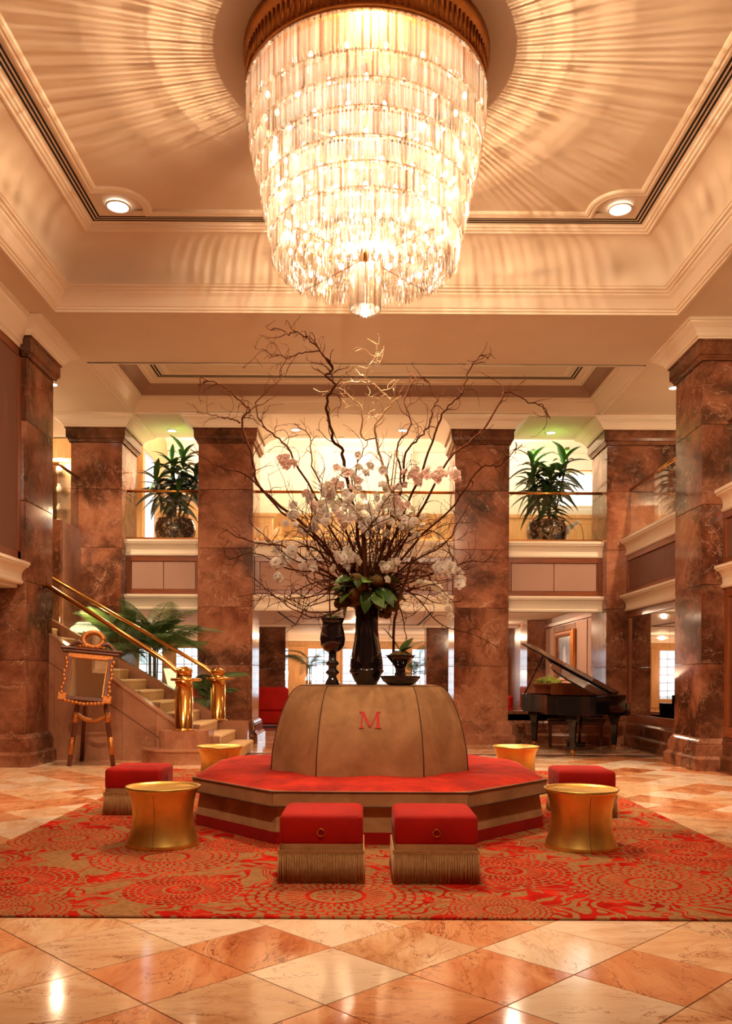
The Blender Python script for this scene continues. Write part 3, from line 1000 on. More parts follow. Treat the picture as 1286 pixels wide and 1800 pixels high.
# ================================================================ OBJECTS
# ---------------------------------------------------------------- rug
rg = thing('area_rug', 'large red and tan chrysanthemum rug under the octagonal seat', 'rug', (0.03, 7.96, 0))
hx, hy = 2.71, 3.49
MB().box(-hx, hx, -hy, hy, 0.001, 0.014, 0.004).build('pile', M['rug'], rg)

# ---------------------------------------------------------------- octagonal banquette
SX, SY = 0.06, 7.92
so = thing('octagonal_banquette', 'octagonal tan velvet banquette with red seat and domed centre back marked M', 'sofa', (SX, SY, 0))


def octo(a, f, s, g):
    # a: half front width, f: front apothem, s: side apothem, g: half side length
    return [(-a, -f), (a, -f), (s, -g), (s, g), (a, f), (-a, f), (-s, g), (-s, -g)]


def scl(poly, d):
    # offset octagon inwards by d
    n = len(poly); out = []
    for i in range(n):
        p0, p1, p2 = Vector(poly[i - 1]), Vector(poly[i]), Vector(poly[(i + 1) % n])
        n1 = Vector((-(p1 - p0).normalized().y, (p1 - p0).normalized().x))
        n2 = Vector((-(p2 - p1).normalized().y, (p2 - p1).normalized().x))
        m = n1 + n2
        m = m / m.dot(n1)
        out.append(tuple(p1 + m * d))
    return out


O1 = octo(0.727, 1.58, 1.49, 0.74)
I1 = octo(0.44, 0.96, 0.86, 0.46)


def seg(outer_lo, outer_hi, inner, z0, z1, i, g=0.004):
    j = (i + 1) % 8
    def lerp(a, b, t): return Vector(a).lerp(Vector(b), t)
    return outer_lo[i], outer_lo[j], inner[i], inner[j]


def band(polyA, zA, polyB, zB, i, thick):
    """one face panel between two octagons, with thickness inwards"""
    j = (i + 1) % 8
    a0, a1 = Vector(polyA[i]), Vector(polyA[j])
    b0, b1 = Vector(polyB[i]), Vector(polyB[j])
    d = (a1 - a0).normalized(); nn = Vector((-d.y, d.x)) * thick
    e = d * 0.003
    a0, a1, b0, b1 = a0 + e, a1 - e, b0 + e, b1 - e
    vs = [(*a0, zA), (*a1, zA), (*b1, zB), (*b0, zB), (*(a0 + nn), zA), (*(a1 + nn), zA), (*(b1 + nn), zB), (*(b0 + nn), zB)]
    return MB().add(vs, [(0, 1, 2, 3), (4, 7, 6, 5), (0, 4, 5, 1), (1, 5, 6, 2), (2, 6, 7, 3), (3, 7, 4, 0)])


O_sk = scl(O1, 0.03)
O_sk2 = scl(O1, 0.06)
for i in range(8):
    band(O_sk, 0.016, O_sk, 0.105, i, 0.05).build('red_skirt_band', M['red'], so)
    band(O_sk, 0.106, O_sk2, 0.292, i, 0.05).build('skirt_panel', M['tan'], so)
    # cushion boxing with rounded edges
    j = (i + 1) % 8
    rings = []
    for d, z in ((0.035, 0.285), (0.008, 0.292), (0.0, 0.305), (0.0, 0.405), (0.008, 0.418)):
        q = scl(O1, d)
        a0, a1 = Vector(q[i]), Vector(q[j])
        dd = (a1 - a0).normalized() * 0.003
        inn = scl(O1, 0.14)
        rings.append([(*(a0 + dd), z), (*(a1 - dd), z)])
    inn = scl(O1, 0.14)
    rings.append([(*inn[i], 0.418), (*inn[j], 0.418)])
    rings.append([(*inn[i], 0.285), (*inn[j], 0.285)])
    rings.append(rings[0])
    mb = MB()
    vs = [p for r in rings[:-1] for p in r]
    n = len(rings) - 1
    fs = [(2 * k, 2 * k + 1, 2 * ((k + 1) % n) + 1, 2 * ((k + 1) % n)) for k in range(n)]
    fs += [tuple(2 * k for k in range(n)), tuple(2 * k + 1 for k in reversed(range(n)))]
    mb.add(vs, fs)
    mb.build('cushion_boxing', M['tan'], so)
    # red velvet seat top: gently crowned grid
    mb = MB()
    NU, NV = 14, 8
    rr = random.Random(i)
    vs, fs = [], []
    o0 = scl(O1, -0.004)
    inn = scl(I1, 0.04)
    for v in range(NV + 1):
        tv = v / NV
        for u in range(NU + 1):
            tu = u / NU
            pa = Vector(o0[i]).lerp(Vector(o0[j]), tu)
            pb = Vector(inn[i]).lerp(Vector(inn[j]), tu)
            p = pa.lerp(pb, tv)
            edge = min(tu, 1 - tu)
            z = 0.412 + 0.045 * (1 - (1 - min(1, tv * 3.2)) ** 2.2) + 0.006 * math.sin(9 * tu + 3 * tv + i) * min(1, tv * 4) * min(1, edge * 8)
            z -= 0.006 * max(0, 1 - edge * 14)
            vs.append((p.x, p.y, z))
    W = NU + 1
    for v in range(NV):
        for u in range(NU):
            fs.append((v * W + u, v * W + u + 1, (v + 1) * W + u + 1, (v + 1) * W + u))
    mb.add(vs, fs, True)
    mb.build('seat_cushion', M['redw'], so)
    # piping along the cushion edge
    q = scl(O1, 0.0)
    MB().tube([(*q[i], 0.408), (*q[j], 0.408)], 0.007, 6).build('piping', M['piping'], so)
    MB().tube([(*q[i], 0.300), (*q[j], 0.300)], 0.006, 6).build('piping', M['piping'], so)
# domed back
T1 = octo(0.36, 0.66, 0.62, 0.34)
prof = [(0, 0), (0.24, 0.05), (0.46, 0.17), (0.62, 0.30), (0.75, 0.44), (0.85, 0.58), (0.92, 0.70), (0.97, 0.84), (1.0, 1.0)]
Zb, Zt = 0.435, 1.185
lev = []
for hh, s_ in prof:
    lev.append(([tuple(Vector(a).lerp(Vector(b), s_)) for a, b in zip(I1, T1)], Zb + (Zt - Zb) * hh))
for i in range(8):
    j = (i + 1) % 8
    mb = MB()
    vs, fs = [], []
    for q, z in lev:
        a0, a1 = Vector(q[i]), Vector(q[j])
        d = (a1 - a0).normalized()
        nn = Vector((-d.y, d.x))
        for k in range(5):
            p = a0.lerp(a1, k / 4)
            p = p - nn * 0.012 * (1 - (k / 2 - 1) ** 2)
            vs.append((p.x, p.y, z))
    for k in range(len(lev) - 1):
        for u in range(4):
            fs.append((k * 5 + u, k * 5 + u + 1, (k + 1) * 5 + u + 1, (k + 1) * 5 + u))
    mb.add(vs, fs, True)
    mb.build('back_panel', M['tan'], so)
    MB().tube([(*(Vector(q[i]) * 1.002), z) for q, z in lev], 0.005, 6).build('seam_piping', M['piping'], so)
mb = MB()
q = lev[-1][0]
mb.add([(*p, Zt) for p in q], [tuple(range(8))])
mb.loft([[(*p, Zt - 0.002) for p in q], [(*p, Zt + 0.008) for p in scl(q, 0.02)]], True, True)
mb.build('back_top', M['tan'], so)
MB().tube([(*p, Zt) for p in q] + [(*q[0], Zt)], 0.006, 6).build('seam_piping', M['piping'], so)


# red serif letter M on the front panel
def letterM():
    hgt, wd = 0.135, 0.185
    st = 0.016
    polys = [
        [(0.012, 0), (0.026, 0), (0.034, hgt), (0.024, hgt)],
        [(0.018, hgt), (0.042, hgt), (wd / 2 + 0.006, 0.012), (wd / 2 - 0.012, 0.012)],
        [(wd / 2 - 0.004, 0.012), (wd / 2 + 0.006, 0.012), (wd - 0.024, hgt), (wd - 0.036, hgt)],
        [(wd - 0.040, 0), (wd - 0.014, 0), (wd - 0.020, hgt), (wd - 0.042, hgt)],
        [(0.0, 0), (0.040, 0), (0.040, 0.006), (0.0, 0.006)],
        [(wd - 0.054, 0), (wd, 0), (wd, 0.006), (wd - 0.054, 0.006)],
        [(0.004, hgt - 0.006), (0.042, hgt - 0.006), (0.042, hgt), (0.004, hgt)],
        [(wd - 0.046, hgt - 0.006), (wd - 0.006, hgt - 0.006), (wd - 0.006, hgt), (wd - 0.046, hgt)],
    ]
    mb = MB()
    def ysurf(z):
        hh = (z - Zb) / (Zt - Zb)
        for (a, sa), (b, sb) in zip(prof[:-1], prof[1:]):
            if a <= hh <= b:
                s_ = sa + (sb - sa) * (hh - a) / (b - a)
                return -(0.96 + (0.66 - 0.96) * s_) - 0.016
        return -0.9
    z0 = 0.845
    for poly in polys:
        vs = [(x - wd / 2, ysurf(z0 + z) - 0.002, z0 + z) for x, z in poly] + [(x - wd / 2, ysurf(z0 + z) + 0.008, z0 + z) for x, z in poly]
        mb.add(vs, [(0, 1, 2, 3), (7, 6, 5, 4), (0, 4, 5, 1), (1, 5, 6, 2), (2, 6, 7, 3), (3, 7, 4, 0)])
    return mb


tag(letterM().build('letter_m', simple('red_embroidery', lin(206, 24, 14), 0.6), so), 'red letter M')


# ---------------------------------------------------------------- fringed ottomans
def ottoman_proto():
    t = thing('fringed_ottoman', 'x', 'ottoman')
    w = 0.255
    H = 0.434
    mb = MB()
    ring = []
    def rr(hw, z, r=0.035, n=5):
        pts = []
        for cx_, cy_, a0 in ((hw - r, hw - r, 0), (-hw + r, hw - r, 90), (-hw + r, -hw + r, 180), (hw - r, -hw + r, 270)):
            for k in range(n):
                a = math.radians(a0 + 90 * k / (n - 1))
                pts.append((cx_ + r * math.cos(a), cy_ + r * math.sin(a), z))
        return pts
    MB().loft([rr(w - 0.004, 0.255), rr(w, 0.27), rr(w, H - 0.03), rr(w - 0.008, H - 0.012), rr(w - 0.03, H - 0.001, 0.03), rr(w - 0.10, H + 0.006, 0.03), rr(w - 0.2, H + 0.009, 0.02)], True, True, True).build('red_velvet_top', M['red'], t)
    MB().loft([rr(w - 0.03, 0.02), rr(w - 0.018, 0.19), rr(w - 0.004, 0.20), rr(w - 0.004, 0.262)], True, True).build('tan_body', M['tan'], t)
    # braided heading: small beads round the top of the fringe
    mb = MB()
    hw = w + 0.004
    n = 52
    for sdx in range(4):
        for k in range(n):
            a = -hw + 2 * hw * (k + 0.5) / n
            x, y = ((a, -hw), (hw, a), (-a, hw), (-hw, -a))[sdx]
            mb.box(x - 0.004, x + 0.004, y - 0.004, y + 0.004, 0.196, 0.206)
            mb.box(x - 0.004, x + 0.004, y - 0.004, y + 0.004, 0.208, 0.218)
    tag(mb.build('fringe_heading', M['tan_dark'], t), kind='stuff')
    mb = MB()
    rr_ = random.Random(3)
    for sdx in range(4):
        for k in range(n):
            a = -hw + 2 * hw * (k + 0.5) / n
            j1, j2 = rr_.uniform(-0.003, 0.003), rr_.uniform(0.0, 0.008)
            def P(a_, off, z): return ((a_, -hw - off, z), (hw + off, a_, z), (-a_, hw + off, z), (-hw - off, -a_, z))[sdx]
            mb.tube([P(a, 0, 0.20), P(a + j1 * 0.5, j2 * 0.4, 0.10), P(a + j1, j2, 0.017)], [0.0038, 0.0042, 0.0036], 5)
    tag(mb.build('fringe', M['tan_dark'], t), kind='stuff')
    # ring pull on the front
    pts = [(0.022 * math.cos(2 * PI * k / 20), -w - 0.008, 0.325 + 0.022 * math.sin(2 * PI * k / 20)) for k in range(21)]
    mb = MB().tube(pts, 0.0032, 6)
    mb.box(-0.006, 0.006, -w - 0.011, -w + 0.004, 0.343, 0.352, 0.002)
    mb.build('ring_pull', M['brass'], t)
    return t


ot = ottoman_proto()
spots = [((-0.250, 5.435), 0, 'red ottoman with tan fringe, front left of the pair before the seat'),
         ((0.450, 5.435), 0, 'red ottoman with tan fringe, front right of the pair before the seat'),
         ((-2.06, 7.90), PI / 2, 'red ottoman with tan fringe behind the left gold drum table'),
         ((2.02, 7.90), -PI / 2, 'red ottoman with tan fringe behind the right gold drum table')]
for k, ((x, y), r, lab) in enumerate(spots):
    o = ot if k == 0 else copy_tree(ot)
    o.location = (x, y, 0.0); o.rotation_euler.z = r
    tag(o, lab, 'ottoman', 'fringed red ottomans')


# ---------------------------------------------------------------- gold drum tables
def drum_proto():
    t = thing('drum_table', 'x', 'side table')
    pr = []
    for k in range(17):
        z = 0.435 * k / 16
        u = z / 0.435
        r = 0.222 + 0.052 * abs((u - 0.52) / 0.52) ** 2.1 + 0.009 * (u > 0.9) * (u - 0.9) * 10
        pr.append((r, z))
    rt_ = pr[-1][0]
    pr = [(0.0, 0.0)] + pr + [(rt_ - 0.012, 0.435), (rt_ - 0.02, 0.428), (rt_ - 0.03, 0.418), (0.0, 0.416)]
    MB().lathe(pr, 64, cap=False).build('drum', M['gold'], t)
    mb = MB()
    mb.tube([(0, -(0.222 + 0.052 * abs((u - 0.52) / 0.52) ** 2.1 + 0.0005), 0.435 * u) for u in [k / 12 for k in range(13)]], 0.0018, 5)
    mb.build('seam', M['piping'], t)
    return t


dt = drum_proto()
for k, (x, y, r, lab) in enumerate([(-1.486, 6.36, -0.05, 'gold waisted drum table standing on the rug at front left'), (1.63, 6.36, 0.02, 'gold waisted drum table standing on the rug at front right'),
                                    (-1.66, 9.95, 0.5, 'gold drum table mostly hidden behind the seat, by the staircase'), (1.82, 10.15, 2.0, 'gold drum table mostly hidden behind the seat, by the piano')]):
    o = dt if k == 0 else copy_tree(dt)
    o.location = (x, y, 0.0145); o.rotation_euler.z = r
    tag(o, lab, 'side table', 'gold drum tables')
for o in (ot,): pass

# ---------------------------------------------------------------- chandelier
CXc, CYc = 0.0, 7.85
ch = thing('chandelier', 'huge tiered crystal drum chandelier with bronze ceiling ring', 'chandelier', (CXc, CYc, 0))
MB().lathe([(1.06, 6.57), (1.095, 6.57), (1.10, 6.60), (1.088, 6.62), (1.088, 6.80), (1.10, 6.82), (1.115, 6.86), (1.125, 6.88), (1.125, 6.93), (1.0, 6.93)], 72, cap=False).build('ceiling_ring', M['brass_dull'], ch)
mb = MB()
for k in range(120):
    a = 2 * PI * k / 120
    mb.tube([(1.09 * math.cos(a), 1.09 * math.sin(a), 6.63), (1.09 * math.cos(a), 1.09 * math.sin(a), 6.81)], 0.012, 5)
tag(mb.build('ring_fluting', M['brass_dull'], ch), kind='stuff')
MB().lathe([(0.0, 6.90), (1.0, 6.90)], 48, cap=False).build('reflector_plate', M['brass_dull'], ch)
tiers = [(1.085, 6.57, 6.235), (1.055, 6.28, 6.04), (1.015, 6.09, 5.845), (0.97, 5.89, 5.64), (0.93, 5.68, 5.45), (0.89, 5.49, 5.26), (0.85, 5.30, 5.045)]


def rod_mesh(Lr, r=0.0105):
    # faceted bar with bevelled point
    n = 6
    mb = MB()
    rings = []
    for rr_, z in ((0.45 * r, 0.0), (r, -0.018), (r, -Lr + 0.03), (0.25 * r, -Lr)):
        rings.append([(rr_ * math.cos(2 * PI * k / n), rr_ * math.sin(2 * PI * k / n), z) for k in range(n)])
    mb.loft(rings, True, True)
    return mb


named = 0
stuff = MB()
bead = MB()
rc = random.Random(4)
for ti, (R, zt, zb) in enumerate(tiers):
    n = int(2 * PI * R / 0.034)
    rm = rod_mesh(zt - zb)
    me = rm.mesh('crystal_rod', M['crystal'])
    # rods facing the camera (-Y) are single parts, about 43 a tier
    order = sorted(range(n), key=lambda k: abs(((2 * PI * k / n + PI / 2 + PI) % (2 * PI)) - PI))
    front = set(order[:43])
    for k in range(n):
        a = 2 * PI * k / n
        x, y = R * math.cos(a), R * math.sin(a)
        dz = rc.uniform(-0.006, 0.006)
        if k in front and named < 300:
            link('crystal_rod', me, ch, (x, y, zt + dz), (0, 0, rc.uniform(0, 1)))
            named += 1
        else:
            c_, s_ = math.cos(a + 0.3), math.sin(a + 0.3)
            stuff.add([(x + vx * c_ - vy * s_, y + vx * s_ + vy * c_, zt + dz + vz) for vx, vy, vz in rm.v], rm.f)
    # inner row
    n2 = int(n * 0.5)
    for k in range(n2):
        a = 2 * PI * (k + 0.5) / n2
        x, y = (R - 0.05) * math.cos(a), (R - 0.05) * math.sin(a)
        stuff.add([(x + vx, y + vy, zt - 0.01 + vz) for vx, vy, vz in rm.v], rm.f)
    # bead collar along the tier top
    for k in range(int(n * 1.2)):
        a = 2 * PI * k / int(n * 1.2)
        for q, dzb in ((0.006, -0.008), (0.012, -0.03)):
            x, y, z = (R + q) * math.cos(a), (R + q) * math.sin(a), zt + dzb
            s_ = 0.013
            bead.add([(x, y, z + s_), (x, y, z - s_), (x + s_, y, z), (x, y + s_, z), (x - s_, y, z), (x, y - s_, z)],
                     [(0, 2, 3), (0, 3, 4), (0, 4, 5), (0, 5, 2), (1, 3, 2), (1, 4, 3), (1, 5, 4), (1, 2, 5)])
tag(stuff.build('crystal_rods', M['crystal'], ch), kind='stuff')
tag(bead.build('crystal_beads', M['crystal'], ch), kind='stuff')
# underside: concentric rings of short prisms stepping towards the centre
und = MB()
sm = rod_mesh(0.11, 0.011)
for q in range(8):
    R = 0.80 - q * 0.085
    z = 5.10 + 0.012 * q
    n = max(16, int(2 * PI * R / 0.036))
    for k in range(n):
        a = 2 * PI * k / n + q * 0.1
        und.add([(R * math.cos(a) + vx, R * math.sin(a) + vy, z + vz) for vx, vy, vz in sm.v], sm.f)
tag(und.build('underside_prisms', M['crystal'], ch), kind='stuff')
for R, zt, zb in tiers:
    pts = [((R - 0.02) * math.cos(2 * PI * k / 48), (R - 0.02) * math.sin(2 * PI * k / 48), zt + 0.004) for k in range(49)]
    MB().tube(pts, 0.007, 6).build('tier_ring', M['brass'], ch)
for k in range(4):
    a = PI / 4 + k * PI / 2
    MB().tube([(0.08 * math.cos(a), 0.08 * math.sin(a), 5.115), (0.83 * math.cos(a), 0.83 * math.sin(a), 5.085)], 0.006, 5).build('spoke', M['brass_dull'], ch)
MB().tube([(0, 0, 4.9), (0, 0, 6.9)], 0.02, 8).build('stem', M['brass'], ch)
# finial: tube of rods with a bright lens at its foot
fr_ = rod_mesh(0.40, 0.012)
fm = fr_.mesh('crystal_rod', M['crystal'])
fin = MB()
for k in range(30):
    a = 2 * PI * k / 30
    fin.add([(0.135 * math.cos(a) + vx, 0.135 * math.sin(a) + vy, 5.02 + vz) for vx, vy, vz in fr_.v], fr_.f)
for k in range(18):
    a = 2 * PI * k / 18
    fin.add([(0.085 * math.cos(a) + vx, 0.085 * math.sin(a) + vy, 5.0 + vz) for vx, vy, vz in fr_.v], fr_.f)
tag(fin.build('finial_rods', M['crystal'], ch), kind='stuff')
MB().lathe([(0.0, 4.60), (0.05, 4.605), (0.12, 4.63), (0.135, 4.65), (0.10, 4.655), (0.0, 4.655)], 24, cap=False).build('finial_dish', M['crystal'], ch)
MB().sphere((0, 0, 4.625), 0.045, 14, 8).build('finial_bulb', M['bulb'], ch)
# bulbs
bm_ = MB().sphere((0, 0, 0), 0.020, 10, 7, (1, 1, 1.5)).mesh('bulb', M['bulb'])
for ti, (R, zt, zb) in enumerate(tiers):
    n = 18
    for k in range(n):
        a = 2 * PI * (k + 0.5 * (ti % 2)) / n
        link('bulb', bm_, ch, ((R - 0.16) * math.cos(a), (R - 0.16) * math.sin(a), (zt + zb) / 2))
for k in range(12):
    a = 2 * PI * k / 12
    link('bulb', bm_, ch, (0.45 * math.cos(a), 0.45 * math.sin(a), 5.22))
for k in range(6):
    a = 2 * PI * k / 6
    link('bulb', bm_, ch, (0.2 * math.cos(a), 0.2 * math.sin(a), 5.22))
for R, zt, zb in tiers:
    MB().lathe([(R - 0.085, zb + 0.03), (R - 0.085, zt)], 64, cap=False).build('glow_liner', M['liner'], ch)  # unseen liner added inside each tier to even out the glow
# the light the bulbs shed
for z, p in ((6.35, CH_POWER * 0.30), (5.95, CH_POWER * 0.25), (5.55, CH_POWER * 0.25), (5.2, CH_POWER * 0.20)):
    add_light('POINT', 'chandelier_light', (0.06, -0.06, z), p, WARM2, 0.02, ch)
add_light('SPOT', 'chandelier_fill_spot', (0, 0, 4.55), CH_DOWN, WARM2, 0.10, ch, 2.6, 0.5)  # extra spot added under the finial to fill the floor and seat


# ---------------------------------------------------------------- ceiling downlights
def downlight(x, y, z, r, power, label, group=None, color=WARM2, spot=0.95, glare=True, blend=0.7, aim=None):
    t = thing('downlight', label, 'ceiling light', (x, y, z), group=group)
    MB().lathe([(r, 0.0), (r * 1.18, 0.0), (r * 1.2, -0.008), (r * 1.12, -0.016), (r * 1.0, -0.010), (r * 0.98, 0.0)], 32, cap=False).build('trim_ring', M['rim_white'], t)
    MB().lathe([(0.0, -0.004), (r * 0.99, -0.004)], 32, cap=False).build('lens', M['lens'], t)
    b = add_light('SPOT', 'downlight_beam', (0, 0, -0.05), power, color, r * 0.7, t, spot, blend)
    if aim:
        b.rotation_euler = (Vector(aim) - Vector((x, y, z))).to_track_quat('-Z', 'Y').to_euler()
    return t


def bare_downlight(x, y, z, power, color=WARM2, spot=1.6, label=None, r=0.08):
    return downlight(x, y, z, r, power, label, 'out', color, spot)


for x, y, lab, aim, pw in ((-2.5, 2.2, 'added fill downlight in the ceiling above the viewpoint, left', (-4.2, 13.5, 1.6), 1.0), (2.5, 2.2, 'added fill downlight in the ceiling above the viewpoint, right', (4.2, 14.0, 1.6), 1.0),
                           (-1.6, 2.2, 'added fill downlight in the ceiling above the viewpoint, inner left', (-2.6, 16.0, 3.0), 1.1), (1.6, 2.2, 'added fill downlight in the ceiling above the viewpoint, inner right', (2.4, 16.0, 3.0), 1.1),
                           (0.0, 2.6, 'added fill downlight in the ceiling above the viewpoint, centre', (0.05, 6.3, 0.6), 0.6)):
    downlight(x, y, 6.095, 0.10, BACK_POWER * pw, lab, spot=0.80 if x else 1.15, blend=0.8, aim=aim)  # unseen fill spots, added to light piers, stairs and seat from the front
ZC = 6.905
downlight(LX, FY, ZC, 0.125, DL_POWER, 'large round downlight in the far left corner notch of the main ceiling')
downlight(RX, FY, ZC, 0.125, DL_POWER * 1.25, 'large round downlight in the far right corner notch of the main ceiling')
downlight(LX, NY, ZC, 0.125, DL_POWER * 0.2, 'large round downlight in the near left corner of the main ceiling', spot=1.5)
downlight(RX, NY, ZC, 0.125, DL_POWER * 0.2, 'large round downlight in the near right corner of the main ceiling', spot=1.5)
for (x, y, lab, p, c) in ((-3.80, 16.85, 'small recessed downlight over the left potted plant', 1.0, (1, 0.93, 0.75)), (3.68, 16.85, 'small recessed downlight over the right potted plant', 1.0, (1, 0.90, 0.72)),
                          (-1.35, 16.75, 'small recessed downlight in the middle bay, left one', 0.8, WARM2), (0.75, 16.75, 'small recessed downlight in the middle bay, right one', 0.8, WARM2),
                          (5.15, 14.2, 'small recessed downlight by the top of the nearest right pier', 0.9, WARM2), (-7.0, 17.0, 'small recessed downlight above the left landing', 1.0, WARM2),
                          (-5.2, 14.2, 'small recessed downlight above the staircase', 0.9, WARM2)):
    downlight(x, y, 6.095, 0.085, SMALL_POWER * p, lab, color=c, spot=2.2)

# ---------------------------------------------------------------- vases on the banquette
ZV = 1.194
vs_ = tag(MB().lathe([(0.0, 0.0), (0.082, 0.0), (0.09, 0.01), (0.116, 0.05), (0.138, 0.10), (0.148, 0.15), (0.146, 0.21), (0.130, 0.30), (0.112, 0.40), (0.102, 0.50), (0.103, 0.60), (0.106, 0.68),
                      (0.106, 0.75), (0.102, 0.80), (0.098, 0.83), (0.090, 0.83), (0.092, 0.79), (0.092, 0.72), (0.0, 0.70)], 48, cap=False).build('tall_vase', M['blackglass'], None, (0.03, 7.62, ZV)),
          'tall black glass vase with bulging foot holding the branches', 'vase')
mb = MB()
mb.lathe([(0.140, 0.105), (0.156, 0.118), (0.156, 0.126), (0.146, 0.142)], 40, cap=False)
mb.build('raised_band', M['blackglass'], vs_)
t = thing('goblet_vase', 'black glass goblet vase on a ringed stem, left of the tall vase', 'vase', (-0.27, 7.50, ZV))
MB().lathe([(0.0, 0.0), (0.066, 0.0), (0.062, 0.02), (0.040, 0.06), (0.034, 0.08), (0.05, 0.095), (0.062, 0.11), (0.05, 0.125), (0.036, 0.14), (0.036, 0.165), (0.052, 0.175), (0.058, 0.19), (0.05, 0.205), (0.036, 0.215), (0.034, 0.26), (0.036, 0.285)], 32).build('stem', M['blackglass'], t)
MB().lathe([(0.0, 0.28), (0.04, 0.285), (0.08, 0.31), (0.104, 0.35), (0.112, 0.40), (0.106, 0.45), (0.094, 0.50), (0.088, 0.53), (0.094, 0.56), (0.108, 0.585), (0.100, 0.585), (0.084, 0.555), (0.0, 0.55)], 36, cap=False).build('bowl', M['blackglass'], t)
t = thing('bowl_vase', 'low black glass cone vase on a wide saucer, right of the tall vase', 'vase', (0.325, 7.45, ZV))
MB().lathe([(0.0, 0.0), (0.09, 0.0), (0.12, 0.012), (0.155, 0.04), (0.176, 0.075), (0.172, 0.082), (0.12, 0.085), (0.05, 0.088), (0.0, 0.088)], 40, cap=False).build('saucer', M['blackglass'], t)
MB().lathe([(0.052, 0.085), (0.050, 0.10), (0.042, 0.12), (0.044, 0.145), (0.06, 0.175), (0.10, 0.225), (0.132, 0.262), (0.126, 0.264), (0.09, 0.245), (0.0, 0.24)], 36, cap=False).build('cone_bowl', M['blackglass'], t)


# ---------------------------------------------------------------- plant helpers
def bloom_mesh(mat, k=1.0):
    mb = MB()
    for i in range(5):
        a = PI / 2 + 2 * PI * i / 5
        wdt = 0.030 if i in (1, 4) else 0.022
        ln = 0.050
        d = Vector((math.cos(a), 0, math.sin(a))); s_ = Vector((-math.sin(a), 0, math.cos(a)))
        c0 = d * 0.004
        pts = [c0, d * ln * 0.35 + s_ * wdt * 0.85 + Vector((0, -0.006, 0)), d * ln * 0.75 + s_ * wdt * 0.8 + Vector((0, 0.002, 0)), d * ln + Vector((0, 0.008, 0)),
               d * ln * 0.75 - s_ * wdt * 0.8 + Vector((0, 0.002, 0)), d * ln * 0.35 - s_ * wdt * 0.85 + Vector((0, -0.006, 0)), d * ln * 0.5 + Vector((0, -0.010, 0))]
        mb.add([p * k for p in pts], [(0, 1, 6), (1, 2, 6), (2, 3, 6), (3, 4, 6), (4, 5, 6), (5, 0, 6)], True)
    mb.add([(-0.008, -0.004, 0), (0.008, -0.004, 0), (0.010, -0.018, -0.012), (-0.010, -0.018, -0.012), (0, -0.012, 0.010)], [(0, 1, 4), (1, 2, 4), (2, 3, 4), (3, 0, 4), (0, 3, 2, 1)], True)
    return mb.mesh('orchid_bloom', M[mat])


BLOOM = {k: bloom_mesh(k) for k in ('petal_white', 'petal_cream', 'petal_pink')}


def leaf_mesh(L, Wd, droop, mat, n=6, fold=0.2, name='leaf'):
    # blade along +X from origin, drooping with length
    mb = MB(); vs, fs = [], []
    for i in range(n + 1):
        u = i / n
        w_ = Wd * math.sin(PI * min(1, u * 0.92 + 0.08)) ** 0.8
        x = L * u * (1 - 0.25 * droop * u); z = -L * droop * u * u
        vs += [(x, -w_, z + fold * w_), (x, 0, z), (x, w_, z + fold * w_)]
    for i in range(n):
        a = i * 3
        fs += [(a, a + 1, a + 4, a + 3), (a + 1, a + 2, a + 5, a + 4)]
    mb.add(vs, fs, True)
    return mb.mesh(name, M[mat])


rb = random.Random(21)


def curl(pts, sub=4, wig=0.03, rnd=rb):
    """resample a coarse path smoothly and add willow-like wiggles"""
    pts = [Vector(p) for p in pts]
    out = []
    n = len(pts)
    for i in range(n - 1):
        p0, p1, p2, p3 = pts[max(0, i - 1)], pts[i], pts[i + 1], pts[min(n - 1, i + 2)]
        for k in range(sub):
            t_ = k / sub
            q = 0.5 * ((2 * p1) + (-p0 + p2) * t_ + (2 * p0 - 5 * p1 + 4 * p2 - p3) * t_ ** 2 + (-p0 + 3 * p1 - 3 * p2 + p3) * t_ ** 3)
            out.append(q + Vector((rnd.uniform(-wig, wig), rnd.uniform(-wig, wig), rnd.uniform(-wig, wig) * 0.6)))
    out.append(pts[-1])
    return out


def wander(p, d, L, step, turn, rnd, up=0.0):
    pts = [Vector(p)]
    d = Vector(d).normalized()
    ax = Vector((rnd.uniform(-1, 1), rnd.uniform(-1, 1), rnd.uniform(-1, 1))).normalized()
    n = max(3, int(L / step))
    for i in range(n):
        if rnd.random() < 0.45:
            ax = Vector((rnd.uniform(-1, 1), rnd.uniform(-1, 1), rnd.uniform(-1, 1))).normalized()
        d = (Matrix.Rotation(rnd.uniform(0.2, 1.0) * turn, 3, ax) @ d) + Vector((0, 0, up))
        d.normalize()
        pts.append(pts[-1] + d * step)
    return pts


def twigs(mb, pts, r0, rnd, every=5, Lm=0.35, n=4, start=3, depth=1):
    for i in range(start, len(pts) - 1, every):
        if rnd.random() < 0.2: continue
        d = (pts[i + 1] - pts[i]).normalized()
        side = Vector((rnd.uniform(-1, 1), rnd.uniform(-0.7, 0.7), rnd.uniform(-0.4, 0.9)))
        L_ = rnd.uniform(0.35, 1.0) * Lm
        q = wander(pts[i], d * 0.7 + side, L_, 0.035, 0.75, rnd, 0.02)
        rr_ = [max(0.0019, r0 * 0.55 * (1 - 0.75 * k / len(q))) for k in range(len(q))]
        mb.tube(q, rr_, n, cap=False)
        if depth > 0 and len(q) > 6:
            twigs(mb, q, r0 * 0.55, rnd, 4, Lm * 0.45, 3, 2, depth - 1)


AY = 7.66          # depth plane of the arrangement
arr = thing('flower_arrangement', 'towering arrangement of curly willow branches, white orchids, leaves and moss in the tall vase', 'flowers', (0.03, 7.62, ZV + 0.80))
A0 = Vector((0.03, 7.62, ZV + 0.80))


def W(x, z, dy=0.0):
    return Vector((x, AY + dy, z)) - A0


S = AY / 1500.0
